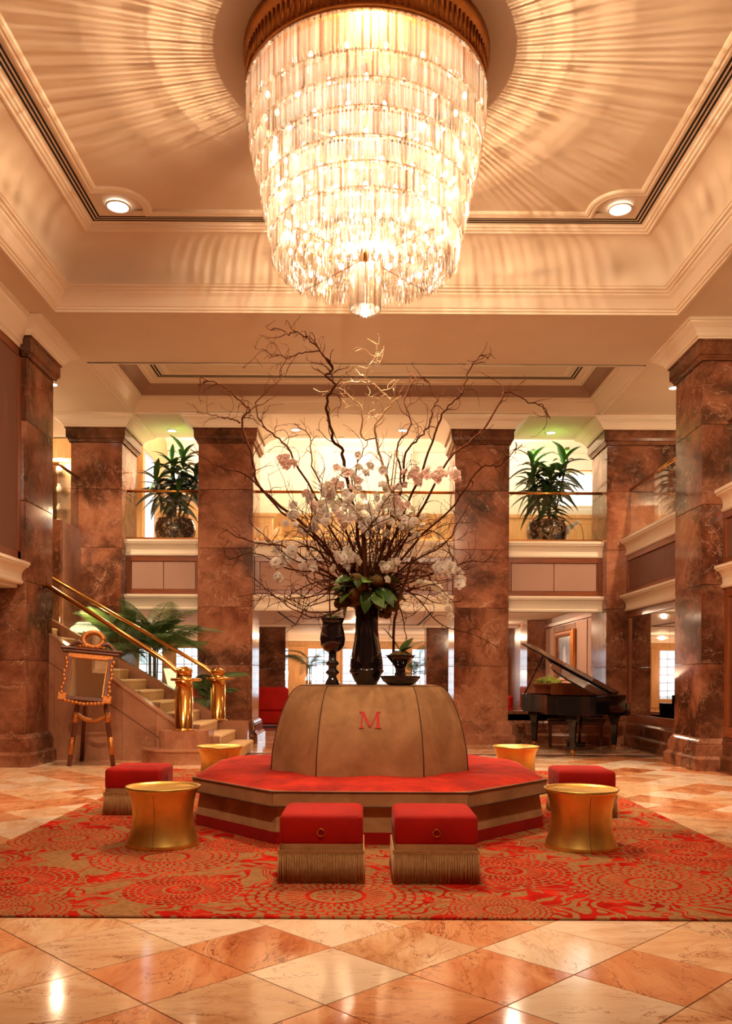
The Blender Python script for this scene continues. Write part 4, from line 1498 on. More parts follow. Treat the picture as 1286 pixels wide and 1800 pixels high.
# main boughs, measured in metres: (x, z) way points from the vase mouth
BOUGHS = [
    (0.012, 0, [(0.02, 2.0), (-0.05, 2.5), (-0.17, 3.13), (-0.21, 3.31), (-0.28, 3.39), (-0.34, 3.72), (-0.27, 3.87), (-0.34, 3.94), (-0.29, 4.02), (-0.42, 4.19), (-0.51, 4.27), (-0.61, 4.32), (-0.68, 4.29)], -0.1),
    (0.006, 0, [(-0.29, 4.02), (-0.40, 4.17), (-0.57, 4.16), (-0.68, 4.10), (-0.76, 4.12), (-0.85, 4.08)], -0.1),
    (0.010, 1, [(0.03, 2.0), (0.12, 2.5), (0.205, 2.98), (0.13, 3.29), (0.09, 3.52), (0.23, 3.70), (0.205, 3.78), (0.10, 3.88), (-0.05, 3.92), (-0.19, 3.90)], 0.0),
    (0.007, 1, [(0.10, 3.42), (-0.03, 3.42), (-0.02, 3.67), (-0.12, 3.78), (-0.19, 3.86)], 0.05),
    (0.005, 1, [(0.10, 3.86), (0.015, 3.93), (0.02, 4.0), (0.06, 4.08), (0.13, 4.10), (0.145, 4.15), (0.09, 4.17)], 0.0),
    (0.010, 0, [(0.04, 2.0), (0.20, 2.5), (0.33, 2.95), (0.385, 3.29), (0.51, 3.44), (0.59, 3.57), (0.64, 3.75), (0.73, 3.88)], 0.1),
    (0.009, 0, [(0.05, 2.0), (0.30, 2.6), (0.52, 3.1), (0.64, 3.5), (0.77, 3.70), (0.855, 3.77), (0.92, 3.97), (1.02, 4.09), (1.08, 4.05)], -0.2),
    (0.009, 0, [(0.06, 2.0), (0.40, 2.55), (0.74, 3.21), (1.05, 3.48), (1.23, 3.78), (1.30, 3.88), (1.50, 3.78), (1.63, 3.77), (1.71, 3.65)], 0.2),
    (0.010, 0, [(0.0, 2.0), (-0.40, 2.5), (-0.92, 2.95), (-1.0, 3.21), (-1.11, 3.54), (-1.03, 3.65), (-1.14, 3.75), (-1.24, 3.85), (-1.37, 3.91), (-1.45, 3.90)], 0.0),
    (0.005, 0, [(-1.11, 3.54), (-1.2, 3.58), (-1.27, 3.60), (-1.40, 3.64), (-1.53, 3.66)], 0.1),
    (0.008, 0, [(0.0, 2.0), (-0.3, 2.6), (-0.64, 3.24), (-0.74, 3.40), (-0.92, 3.55), (-1.0, 3.78), (-0.79, 4.0), (-0.79, 4.1)], 0.25),
    (0.009, 0, [(0.0, 2.0), (-0.35, 2.4), (-0.72, 2.72), (-1.02, 3.02), (-1.25, 3.08), (-1.5, 3.22)], -0.3),
    (0.009, 0, [(0.06, 2.0), (0.45, 2.45), (0.80, 2.80), (1.02, 3.10), (1.18, 3.12), (1.36, 3.28)], -0.3),
    (0.008, 0, [(0.06, 2.0), (0.42, 2.3), (0.75, 2.5), (0.95, 2.85), (1.10, 3.0)], 0.3),
    (0.008, 0, [(0.0, 2.0), (-0.4, 2.25), (-0.75, 2.45), (-1.05, 2.5), (-1.3, 2.62)], 0.2),
    (0.007, 0, [(0.06, 2.0), (0.42, 2.12), (0.70, 2.22), (0.95, 2.30), (1.2, 2.28)], -0.1),
    (0.007, 0, [(0.0, 2.0), (-0.35, 2.18), (-0.66, 2.22), (-0.95, 2.36), (-1.2, 2.30)], -0.1),
    (0.008, 0, [(0.03, 2.0), (0.0, 2.6), (-0.12, 2.95), (-0.05, 3.25), (0.05, 3.5)], 0.3),
    (0.008, 0, [(0.02, 2.0), (-0.12, 2.5), (-0.33, 2.9), (-0.48, 3.2), (-0.52, 3.5), (-0.66, 3.64)], 0.35),
    (0.008, 0, [(0.04, 2.0), (0.22, 2.6), (0.34, 3.0), (0.30, 3.35), (0.42, 3.6), (0.36, 3.85), (0.52, 4.07), (0.62, 3.98)], 0.35),
]
for r0, pale, way, dy in BOUGHS:
    n = len(way)
    full = [W(x, z, dy * (k / (n - 1))) for k, (x, z) in enumerate(way)]
    if way[0][1] < 2.01: full[0] = Vector((way[0][0] * 0.5 - 0.01, 0, -0.05))
    q = curl(full, 5, 0.013)
    mb = MB()
    rads = [max(0.0018, 1.45 * r0 * (1 - 0.72 * k / len(q))) for k in range(len(q))]
    mb.tube(q, rads, 6)
    twigs(mb, q, r0 * 0.95, rb, 2, 0.42, 4, 5)
    mb.build('willow_branch', M['branch_pale'] if pale else M['branch'], arr)
for k in range(84):
    a = rb.uniform(-1.45, 1.45)
    a = math.copysign(abs(a) ** 0.9, a)
    dirv = Vector((math.sin(a), rb.uniform(-0.45, 0.45), math.cos(a) * 0.95 + 0.06))
    mb = MB()
    L_ = rb.uniform(0.8, 1.55)
    q = wander((rb.uniform(-0.05, 0.05), rb.uniform(-0.05, 0.05), -0.04), dirv, L_, 0.055, 0.42, rb, 0.035)
    r0 = rb.uniform(0.0055, 0.009)
    mb.tube(q, [max(0.0016, r0 * (1 - 0.7 * i / len(q))) for i in range(len(q))], 5)
    twigs(mb, q, r0 * 0.9, rb, 2, 0.36, 3, 4)
    mb.build('willow_branch', M['branch'], arr)
# moss collar
mb = MB()
for k in range(60):
    a = rb.uniform(0, 2 * PI); rr_ = rb.uniform(0.04, 0.22); zz = rb.uniform(-0.10, 0.12)
    rr_ *= 1.0 - max(0, -zz) * 2
    mb.sphere((rr_ * math.cos(a) + 0.02, rr_ * math.sin(a), zz + 0.02), rb.uniform(0.035, 0.075), 8, 6, (1, 1, 0.8))
for (x, y, z) in ((0.17, -0.06, -0.12), (0.2, -0.02, -0.08), (0.24, -0.04, -0.03), (-0.17, -0.05, -0.06), (-0.22, 0, -0.02)):
    for q in range(6):
        mb.sphere((x + rb.uniform(-0.05, 0.05), y + rb.uniform(-0.05, 0.05), z + rb.uniform(-0.06, 0.06)), rb.uniform(0.025, 0.05), 8, 6)
tag(mb.build('moss', M['moss'], arr), kind='stuff')
# broad orchid leaves round the collar
LB = leaf_mesh(0.25, 0.062, 0.35, 'leaf_light', 7)
LB2 = leaf_mesh(0.23, 0.066, 0.6, 'leaf', 7)
for k in range(26):
    a = rb.uniform(-PI, 0.0) if k < 18 else rb.uniform(0, PI)
    link('orchid_leaf', LB if k % 2 else LB2, arr, (0.14 * math.cos(a), 0.16 * math.sin(a), rb.uniform(-0.02, 0.16)), (rb.uniform(-0.6, 0.6), rb.uniform(-0.3, 0.8), a), rb.uniform(0.8, 1.15))
MB().tube(curl([(0.0, -0.16, -0.10), (-0.02, -0.15, 0.2), (-0.035, -0.12, 0.52), (-0.04, -0.10, 0.66)], 4, 0.004), 0.020, 8).build('dark_stake', M['branch'], arr)
for k in range(2):
    MB().tube([(0.16 + 0.025 * k, 0.1, 0.5), (0.25 + 0.025 * k, 0.12, 1.33)], 0.006, 6).build('bamboo_cane', M['moss'], arr)


def cluster(parent, centre, n, spread, mats, rnd, scale=(0.7, 0.98), org=A0):
    cx_, cy_, cz_ = centre
    for k in range(n):
        p = Vector((cx_ + rnd.gauss(0, spread[0]), cy_ + rnd.gauss(0, spread[1]), cz_ + rnd.gauss(0, spread[2]))) - org
        link('orchid_bloom', BLOOM[rnd.choice(mats)], parent, p, (rnd.uniform(-0.5, 0.5), rnd.uniform(-0.5, 0.5), rnd.uniform(-0.9, 0.9)), rnd.uniform(*scale))


Wt, Cr, Pk = 'petal_white', 'petal_cream', 'petal_pink'
CL = [((-0.16, 7.40, 2.26), 9, (0.05, 0.03, 0.05), [Wt]), ((-0.08, 7.42, 2.28), 6, (0.04, 0.03, 0.04), [Cr, Wt]), ((0.23, 7.40, 2.25), 10, (0.05, 0.03, 0.05), [Wt, Cr]),
      ((0.10, 7.44, 2.62), 16, (0.07, 0.04, 0.05), [Wt]), ((0.02, 7.48, 2.72), 8, (0.09, 0.05, 0.04), [Wt, Cr]), ((-0.16, 7.46, 2.68), 12, (0.09, 0.05, 0.04), [Wt, Pk]),
      ((-0.42, 7.5, 2.62), 10, (0.08, 0.05, 0.06), [Wt]), ((-0.50, 7.5, 2.76), 8, (0.08, 0.05, 0.05), [Pk, Wt]), ((-0.62, 7.5, 2.66), 5, (0.05, 0.05, 0.04), [Wt]),
      ((0.36, 7.46, 2.60), 14, (0.08, 0.05, 0.06), [Wt, Cr]), ((0.17, 7.5, 2.85), 8, (0.06, 0.05, 0.06), [Wt, Cr]), ((-0.18, 7.5, 3.00), 9, (0.06, 0.04, 0.07), [Pk, Wt, Wt]),
      ((-0.10, 7.5, 2.88), 7, (0.05, 0.04, 0.05), [Pk, Wt]), ((-0.67, 7.5, 3.15), 6, (0.06, 0.04, 0.04), [Pk]), ((-0.28, 7.5, 2.78), 9, (0.06, 0.04, 0.06), [Wt, Cr]),
      ((0.42, 7.5, 3.02), 9, (0.07, 0.04, 0.06), [Pk]), ((0.62, 7.5, 3.06), 8, (0.08, 0.04, 0.05), [Pk]), ((0.78, 7.5, 3.02), 5, (0.05, 0.04, 0.04), [Pk, Wt]),
      ((0.30, 7.5, 2.78), 8, (0.06, 0.04, 0.06), [Pk, Wt]), ((0.0, 7.5, 3.12), 4, (0.06, 0.04, 0.04), [Wt]), ((-0.33, 7.5, 2.92), 5, (0.06, 0.05, 0.05), [Pk, Wt])]
for c_, n, sp, mats in CL:
    cluster(arr, c_, int(n * 1.35), sp, mats, rb)

# orchid in the goblet (left) and in the saucer vase (right)
og = Vector((-0.27, 7.50, ZV + 0.555))
t = thing('orchid_plant', 'orchid with drooping white spray growing from the goblet vase', 'plant', og)
MB().lathe([(0.0, 0.03), (0.05, 0.025), (0.085, 0.0)], 18, cap=False).build('moss', M['moss'], t)
for k, (a, tilt, s_) in enumerate(((2.6, -0.7, 0.9), (0.5, -0.8, 0.7), (-0.6, -0.4, 0.6), (3.4, -0.3, 0.6))):
    link('orchid_leaf', LB, t, (0, -0.02, 0.02), (0, tilt, a), s_)
q = curl([(-0.02, 0, 0), (-0.03, 0, 0.2), (-0.03, 0.0, 0.42), (-0.12, 0, 0.62), (-0.28, 0, 0.66), (-0.42, 0, 0.58), (-0.50, 0, 0.44)], 5, 0.003)
MB().tube(q, 0.006, 6).build('flower_stem', M['branch'], t)
cluster(t, (-0.74, 7.48, 2.24), 9, (0.03, 0.02, 0.07), [Wt], rb, (0.9, 1.2), og)
cluster(t, (-0.66, 7.48, 2.33), 5, (0.04, 0.02, 0.03), [Wt], rb, (0.9, 1.2), og)
cluster(t, (-0.50, 7.48, 2.24), 4, (0.03, 0.02, 0.04), [Wt], rb, (0.8, 1.0), og)
og = Vector((0.325, 7.45, ZV + 0.255))
t = thing('orchid_plant', 'orchid on a dark leaning stake with white sprays growing from the saucer vase', 'plant', og)
MB().lathe([(0.0, 0.05), (0.06, 0.04), (0.12, 0.0)], 18, cap=False).build('moss', M['moss'], t)
LB3 = leaf_mesh(0.30, 0.055, 0.12, 'leaf', 7)
for k, (a, tilt, s_) in enumerate(((3.0, -1.05, 1.0), (0.3, -0.55, 0.95), (0.9, -0.75, 0.8), (2.4, -0.25, 0.6), (-0.8, -0.4, 0.6))):
    link('orchid_leaf', LB3, t, (0, -0.02, 0.03), (0, tilt, a), s_)
MB().tube(curl([(-0.06, 0, 0), (-0.06, 0, 0.25), (-0.02, 0, 0.48), (0.06, 0, 0.72), (0.10, 0, 0.86)], 4, 0.004), 0.012, 6).build('stake', M['branch'], t)
q = curl([(-0.02, 0, 0.45), (0.08, 0, 0.66), (0.25, 0, 0.62), (0.42, 0, 0.48), (0.50, 0, 0.40)], 5, 0.003)
MB().tube(q, 0.004, 5).build('flower_stem', M['stem'], t)
q = curl([(0.06, 0, 0.72), (0.2, 0, 0.9), (0.36, 0, 0.93), (0.48, 0, 0.84), (0.53, 0, 0.70)], 5, 0.003)
MB().tube(q, 0.004, 5).build('flower_stem', M['stem'], t)
for k in range(13):
    u = k / 12
    cluster(t, (0.48 + 0.28 * u, 7.44, 2.065 - 0.10 * u + 0.10 * (1 - (2 * u - 0.6) ** 2) - 0.05), 1, (0.01, 0.01, 0.012), [Cr], rb, (0.65, 0.85), og)
cluster(t, (0.70, 7.44, 2.24), 7, (0.045, 0.02, 0.03), [Wt], rb, (0.95, 1.25), og)
cluster(t, (0.80, 7.44, 2.17), 6, (0.03, 0.02, 0.05), [Wt], rb, (0.95, 1.2), og)


# ---------------------------------------------------------------- staircase
st = thing('staircase', 'rose marble staircase with tan carpet runner, brass newels and handrails rising to the left', 'staircase', (0, 0, 0))
Y0, Y1 = 12.80, 14.45
TR, RS = 0.30, 0.168
for i in range(15):
    xr = -1.86 - TR * i
    zt = RS * (i + 1)
    yy0 = Y0 - (0.0 if i > 1 else (0.30 if i == 0 else 0.1))
    xe = xr - (TR if i < 14 else 3.0) - 0.02
    MB().box(xe, xr, Y0 + 0.0, Y1, max(0, zt - RS * 2.2) if i > 1 else 0, zt, 0.008).build('step', M['marble_stair'], st)
    # carpet: tread, rounded nosing and riser
    pr = [(xr - TR - 0.01, zt + 0.004), (xr - TR - 0.01, zt + 0.020), (xr - 0.01, zt + 0.022), (xr + 0.015, zt + 0.012), (xr + 0.026, zt - 0.008), (xr + 0.02, zt - 0.03), (xr + 0.014, zt - RS + 0.02), (xr + 0.002, zt - RS + 0.02), (xr + 0.002, zt + 0.004)]
    MB().prism(pr, Y0 + 0.06, Y1 - 0.10, 'Y').build('carpet_runner', M['carpet'], st)


def zline(x, x0, z0, sl): return z0 + (x0 - x) * sl


# near stringer wall, in slabs
xs = [-2.55, -3.05, -3.55, -4.05, -4.55, -6.0]
for a, b in zip(xs[:-1], xs[1:]):
    poly = [(b + 0.002, 0), (a - 0.002, 0), (a - 0.002, zline(a, -2.82, 0.575, 0.70)), (b + 0.002, zline(b, -2.82, 0.575, 0.70))]
    MB().prism(poly, Y0 - 0.22, Y0 + 0.02, 'Y').build('stringer_slab', M['marble_stair'], st)
MB().prism([(-2.5, zline(-2.5, -2.82, 0.575, 0.70)), (-6.0, zline(-6.0, -2.82, 0.575, 0.70)), (-6.0, zline(-6.0, -2.82, 0.61, 0.70)), (-2.5, zline(-2.5, -2.82, 0.61, 0.70))], Y0 - 0.235, Y0 + 0.03, 'Y').build('stringer_cap', M['marble_stair'], st)
MB().prism([(-2.95, 0.30), (-6.0, 0.30 + 3.05 * 0.68), (-6.0, 0.314 + 3.05 * 0.68), (-2.95, 0.314)], Y0 - 0.224, Y0 - 0.218, 'Y').build('dark_inlay', M['piping'], st)
# far stringer
poly = [(-1.95, 0.0), (-1.95, 0.50), (-2.30, 0.50), (-6.0, 0.50 + 3.7 * 0.57), (-6.0, 0.0)]
MB().prism(poly, Y1 - 0.02, Y1 + 0.16, 'Y').build('far_stringer', M['marble_stair'], st)


# rounded plinth under the near newel
def dshape(xc, yc, rx, ry, x_end, z0, z1, nm):
    pts = [(xc + rx * math.cos(a), yc + ry * math.sin(a)) for a in [PI + PI * k / 20 for k in range(21)]]
    pts = [(x, y) for x, y in pts] + [(xc + rx, x_end), (xc - rx, x_end)]
    MB().prism(pts, z0, z1).build(nm, M['marble_stair'], st)


dshape(-2.62, 12.55, 0.36, 0.34, 12.98, 0.20, 0.462, 'newel_plinth')
dshape(-2.58, 12.50, 0.62, 0.52, 13.0, 0.0, 0.185, 'bottom_step')
dshape(-2.58, 12.50, 0.65, 0.55, 13.0, 0.185, 0.205, 'bottom_nosing')


def newel(x, y, z, hgt):
    n_ = MB().lathe([(0.0, 0.0), (0.165, 0.0), (0.165, 0.015), (0.135, 0.02), (0.130, 0.035), (0.130, hgt - 0.20), (0.112, hgt - 0.195), (0.112, hgt - 0.075), (0.130, hgt - 0.07), (0.128, hgt - 0.06), (0.09, hgt - 0.02), (0.045, hgt), (0.0, hgt + 0.003)], 40, cap=False).build('newel_post', M['brass'], st, (x, y, z))
    pts = [(0.03 + 0.165 * math.cos(2 * PI * k / 28) * 1.25, 0.165 * math.sin(2 * PI * k / 28), hgt - 0.19) for k in range(29)]
    MB().tube(pts, 0.022, 8).build('rail_collar', M['brass'], n_)
    return n_


newel(-2.60, 12.40, 0.464, 0.93)
newel(-2.47, 14.53, 0.502, 0.90)


def rail(y, x0, z0, sl, x1, nm='handrail'):
    MB().tube([(x0, y, z0), (x0 - 0.12, y, z0 + 0.03), (x0 - 0.3, y, z0 + 0.3 * sl), (x1, y, zline(x1, x0, z0, sl))], 0.036, 10).build(nm, M['brass'], st)


rail(12.45, -2.60, 1.30, 0.63, -6.2)
rail(14.53, -2.40, 1.23, 0.58, -6.2)
# glass balustrade panes
for a, b in ((-2.80, -3.62), (-3.64, -4.46), (-4.48, -5.9)):
    MB().prism([(a, zline(a, -2.82, 0.62, 0.70)), (b, zline(b, -2.82, 0.62, 0.70)), (b, zline(b, -2.60, 1.27, 0.63)), (a, zline(a, -2.60, 1.27, 0.63))], Y0 - 0.115, Y0 - 0.103, 'Y').build('glass_panel', M['glass'], st)
a, b = -2.7, -5.9
MB().prism([(a, zline(a, -2.30, 0.50, 0.57)), (b, zline(b, -2.30, 0.50, 0.57)), (b, zline(b, -2.40, 1.21, 0.58)), (a, zline(a, -2.40, 1.21, 0.58))], 14.525, 14.535, 'Y').build('glass_panel', M['glass'], st)


# ---------------------------------------------------------------- palms
def frond_mesh(L, rnd, droop=0.7, mat='palm', wide=0.30):
    mb = MB()
    n = 12
    sp = []
    for i in range(n + 1):
        u = i / n
        sp.append(Vector((L * u * (1 - 0.22 * droop * u), 0, L * (0.10 * u - droop * 0.62 * u ** 2.2))))
    mb.tube(sp, [0.009 * (1 - 0.8 * i / n) + 0.0015 for i in range(n + 1)], 4)
    m = 34
    for k in range(3, m):
        u = k / m
        i = min(n - 1, int(u * n)); f = u * n - i
        p = sp[i].lerp(sp[i + 1], f); d = (sp[i + 1] - sp[i]).normalized()
        ln = wide * (math.sin(PI * min(1, u * 0.9 + 0.12)) ** 0.7) * (1 - 0.25 * u)
        for s_ in (-1, 1):
            sd = Vector((0, s_, 0))
            tip = p + d * ln * 0.75 + sd * ln * 0.75 + Vector((0, 0, -ln * 0.45 + rnd.uniform(-0.02, 0.02)))
            midp = p + d * ln * 0.34 + sd * ln * 0.42 + Vector((0, 0, 0.0))
            wv = d * 0.011
            mb.add([p - wv * 0.5, p + wv * 0.5, midp + wv, midp - wv, tip], [(0, 1, 2, 3), (3, 2, 4)])
    return mb.mesh('palm_frond', M[mat])


def palm(loc, n, L, label, rnd, pot=True, els=(0.25, 1.25), zc=1.0, wide=0.3, azs=None):
    t = thing('potted_palm', label, 'plant', loc)
    if pot:
        MB().lathe([(0.0, 0.0), (0.17, 0.0), (0.21, 0.20), (0.235, 0.38), (0.245, 0.42), (0.215, 0.42), (0.20, 0.38), (0.0, 0.37)], 28, cap=False).build('pot', M['terracotta'], t)
    fm_ = [frond_mesh(L * s_, rnd, dr, 'palm', wide) for s_, dr in ((1.0, 0.9), (0.85, 0.5), (0.7, 1.2))]
    for k in range(5):
        a = 2 * PI * k / 5
        MB().tube([(0.05 * math.cos(a), 0.05 * math.sin(a), 0.36 if pot else 0), (0.08 * math.cos(a), 0.08 * math.sin(a), zc)], [0.022, 0.014], 6).build('stalk', M['stem'], t)
    for k in range(n):
        az = 2 * PI * k / n + rnd.uniform(-0.3, 0.3)
        link('palm_frond', fm_[k % 3], t, (0, 0, zc + rnd.uniform(-0.2, 0.1)), (rnd.uniform(-0.3, 0.3), -rnd.uniform(*els), az), rnd.uniform(0.8, 1.1))
    return t


rp = random.Random(8)
palm((-3.75, 15.25, 0), 26, 1.4, 'large feathery palm behind the brass stair rails', rp, zc=1.75, wide=0.42)
palm((-4.38, 15.15, 0), 15, 1.0, 'feathery palm in the shade behind the easel mirror', rp, zc=1.85, wide=0.40)
palm((-2.75, 15.3, 0), 9, 0.8, 'small palm with low arching fronds beside the left rear pier', rp, zc=0.95, wide=0.34)
palm((-1.75, 27.5, 0), 10, 1.5, 'distant palm arching beside the far windows, left of the vases', rp, zc=1.6, wide=0.4)
palm((1.62, 27.5, 0), 9, 1.3, 'distant palm beside the far windows, right of the vases', rp, zc=1.5, wide=0.4)


# ---------------------------------------------------------------- leafy plants in pots on the gallery
def gallery_plant(loc, label, rnd, canes):
    t = thing('potted_plant', label, 'plant', loc)
    MB().lathe([(0.0, 0.0), (0.28, 0.0), (0.30, 0.02), (0.36, 0.16), (0.405, 0.32), (0.40, 0.46), (0.35, 0.54), (0.365, 0.57), (0.335, 0.57), (0.32, 0.52), (0.0, 0.50)], 40, cap=False).build('pot', M['pot'], t)
    MB().lathe([(0.0, 0.53), (0.2, 0.525), (0.325, 0.515)], 20, cap=False).build('soil', M['soil'], t)
    lm = [leaf_mesh(0.62, 0.064, 0.6, 'leaf_dark', 7, 0.5, 'leaf'), leaf_mesh(0.56, 0.064, 0.95, 'leaf_dark', 7, 0.5, 'leaf'), leaf_mesh(0.52, 0.058, 0.45, 'leaf', 6, 0.5, 'leaf')]
    for (x, y, hgt, lean) in canes:
        top = Vector((x + lean, y, hgt))
        MB().tube(curl([(x * 0.6, y * 0.6, 0.50), (x * 0.9 + lean * 0.4, y, hgt * 0.6), top], 4, 0.006, rnd), [0.020] * 8 + [0.012], 6).build('cane', M['stem'], t)
        nl = int(15 + 20 * (hgt - 0.9))
        for k in range(nl):
            u = k / nl
            f = 0.45 + 0.55 * u
            p = Vector((x * 0.8 + (lean) * f * f, y, 0.50 + (hgt - 0.50) * f))
            az = k * 2.4 + rnd.uniform(-0.3, 0.3)
            link('leaf', lm[k % 3 if u < 0.8 else 2], t, p, (rnd.uniform(-0.2, 0.2), -(0.15 + 1.0 * u * u) + rnd.uniform(-0.2, 0.2), az), rnd.uniform(0.8, 1.1))
    return t


gallery_plant((-3.73, 16.88, 3.76), 'leafy dracaena in a dark patterned pot on the left gallery', random.Random(2), [(-0.05, 0.05, 1.75, -0.05), (0.10, -0.05, 1.85, 0.10), (0.12, 0.05, 1.5, 0.34), (-0.12, -0.05, 1.35, -0.30), (0.0, -0.1, 1.05, 0.05)])
gallery_plant((3.62, 16.88, 3.76), 'leafy dracaena in a dark patterned pot on the right gallery', random.Random(6), [(-0.14, 0.0, 1.82, -0.20), (0.16, 0.0, 1.85, 0.24), (0.05, -0.05, 1.55, 0.02), (-0.10, -0.05, 1.35, -0.25), (0.0, -0.1, 0.85, 0.02)])
# small white orchid beside the right pot
og = Vector((4.28, 16.75, 3.76))
t = thing('orchid_plant', 'small white arching orchid in a brown tray beside the right gallery pot', 'plant', og)
MB().lathe([(0.0, 0.0), (0.16, 0.0), (0.21, 0.10), (0.19, 0.10), (0.0, 0.07)], 24, cap=False).build('tray', M['terracotta'], t)
MB().tube(curl([(0, 0, 0.06), (0.02, 0, 0.30), (-0.05, 0, 0.52), (-0.25, 0, 0.50), (-0.38, 0, 0.38)], 4, 0.003), 0.006, 5).build('flower_stem', M['stem'], t)
for k in range(14):
    u = k / 13
    cluster(t, (4.28 - 0.10 - 0.30 * u, 16.72, 3.76 + 0.54 - 0.22 * u), 1, (0.012, 0.012, 0.02), [Wt], rb, (1.0, 1.3), og)
link('orchid_leaf', LB, t, (0, 0, 0.08), (0, -0.5, 0.3), 0.6)
link('orchid_leaf', LB, t, (0, 0, 0.08), (0, -0.5, 3.0), 0.6)

# ---------------------------------------------------------------- easel and mirror
EX, EY = -3.98, 11.95
es = thing('easel', 'carved wooden display easel with gilt details standing before the stair wall', 'easel', (EX, EY, 0), 0.0)
LWD = wood('dark_easel_wood', lin(66, 28, 14), lin(110, 50, 24), 0.5, coat=0.0)
GILT = simple('carved_gilt', lin(176, 106, 48), 0.4, 0.6, noise=0.4, nscale=60, bump=0.6)
for s_, xb, xt in ((-1, -0.08, 0.10), (1, 0.53, 0.28)):
    yb = -0.14
    MB().tube([(xb, yb, 0.0), (xb * 0.55 + xt * 0.45, yb * 0.6, 0.75), (xt, 0.10, 1.66)], [0.034, 0.034, 0.024], 8).build('leg', LWD, es)
    MB().tube([(xb * 0.93 + xt * 0.07, yb * 0.93 - 0.004, 0.16), (xb * 0.80 + xt * 0.20, yb * 0.8 - 0.004, 0.40)], [0.038, 0.037], 8).build('gilt_sleeve', GILT, es)
    MB().tube([(xb * 0.66 + xt * 0.34, yb * 0.66 - 0.004, 0.60), (xb * 0.58 + xt * 0.42, yb * 0.6 - 0.004, 0.74)], [0.044, 0.042], 8).build('gilt_sleeve', GILT, es)
MB().tube([(0.10, 0.12, 1.60), (-0.16, 0.62, 0.0)], [0.026, 0.030], 8).build('rear_leg', LWD, es)
q = curl([(0.0, -0.09, 0.72), (0.10, -0.10, 0.66), (0.20, -0.10, 0.63), (0.30, -0.10, 0.64), (0.42, -0.09, 0.71)], 4, 0.004)
MB().tube(q, 0.032, 8).build('cross_rail', GILT, es)

mr = thing('antique_mirror', 'ornate carved antique mirror with round crest leaning on the easel', 'mirror', (EX + 0.16, EY - 0.25, 0.90), 0.12)
tiltM = Matrix.Rotation(0.085, 4, 'Y') @ Matrix.Rotation(-0.29, 4, 'X')


def mpart(mb, nm, mat): return mb.xf(tiltM).build(nm, mat, mr)


mw, mh = 0.25, 0.60
mpart(MB().box(-mw, mw, -0.012, 0.0, 0.06, mh), 'mirror_glass', M['mirror'])
mpart(MB().box(-mw - 0.07, mw + 0.07, 0.0, 0.025, 0.02, mh + 0.06), 'back_board', LWD)
for s_ in (-1, 1):
    x0 = s_ * (mw + 0.02)
    mpart(MB().box(x0 - 0.045, x0 + 0.045, -0.03, 0.02, 0.04, mh + 0.04, 0.01), 'side_rail', LWD)
    mb = MB()
    for k in range(9):
        mb.sphere((s_ * (mw + 0.06 + 0.012 * math.sin(k * 1.7)), -0.03, 0.10 + k * 0.06), 0.026, 8, 6, (1, 0.6, 1.2))
    mpart(mb, 'carved_garland', GILT)
    mb = MB().box(s_ * (mw - 0.015) - 0.01, s_ * (mw - 0.015) + 0.01, -0.034, 0.0, 0.07, mh - 0.01, 0.004)
    mpart(mb, 'gilt_slip', M['brass'])
    mpart(MB().box(s_ * (mw + 0.05) - 0.06, s_ * (mw + 0.05) + 0.06, -0.035, 0.02, -0.01, 0.10, 0.01), 'corner_block', GILT)
mpart(MB().box(-mw - 0.10, mw + 0.10, -0.03, 0.02, 0.0, 0.06, 0.01), 'bottom_rail', LWD)
mb = MB()
for k in range(11):
    x = -mw + 0.05 * k
    mb.sphere((x, -0.03, -0.015 - 0.03 * (1 - abs(k - 5) / 5)), 0.03, 8, 6, (1.1, 0.6, 0.8))
mpart(mb, 'carved_apron', GILT)
mpart(MB().box(-mw - 0.06, mw + 0.06, -0.03, 0.02, mh, mh + 0.08, 0.01), 'top_rail', GILT)
mb = MB()
mb.box(-mw - 0.14, mw + 0.14, -0.05, 0.025, mh + 0.08, mh + 0.12, 0.01)
mb.box(-mw - 0.17, mw + 0.17, -0.065, 0.025, mh + 0.12, mh + 0.15, 0.01)
mpart(mb, 'cornice', LWD)
pts = [(0.135 * math.cos(2 * PI * k / 28), -0.015, mh + 0.29 + 0.11 * math.sin(2 * PI * k / 28)) for k in range(29)]
mpart(MB().tube(pts, 0.036, 8), 'crest_ring', GILT)
mpart(MB().add([(0.11 * math.cos(2 * PI * k / 20), -0.01, mh + 0.29 + 0.085 * math.sin(2 * PI * k / 20)) for k in range(20)], [tuple(range(20))]), 'crest_glass', M['mirror'])
for s_ in (-1, 1):
    q = [(s_ * (0.12 + 0.26 * u), -0.02, mh + 0.20 + 0.05 * math.sin(PI * u * 1.6) - 0.03 * u) for u in [k / 10 for k in range(11)]]
    mpart(MB().tube(q, [0.035 - 0.015 * k / 10 for k in range(11)], 8), 'scroll', LWD)
mb = MB()
for k in range(9):
    mb.sphere((-0.16 + 0.04 * k, -0.03, mh + 0.175 + 0.012 * (k % 2)), 0.026, 8, 6)
mpart(mb, 'crest_carving', GILT)

# ---------------------------------------------------------------- grand piano
# local frame: x across (bass +x), y from tail (0) to keyboard (1.9)
pn = thing('grand_piano', 'black lacquered grand piano with raised lid beside the mirrored wall', 'piano', (3.60, 13.25, 0), -0.55)
Wp, Lp = 1.76, 1.86
outl = [(0.0, 0.10), (0.0, Lp)]
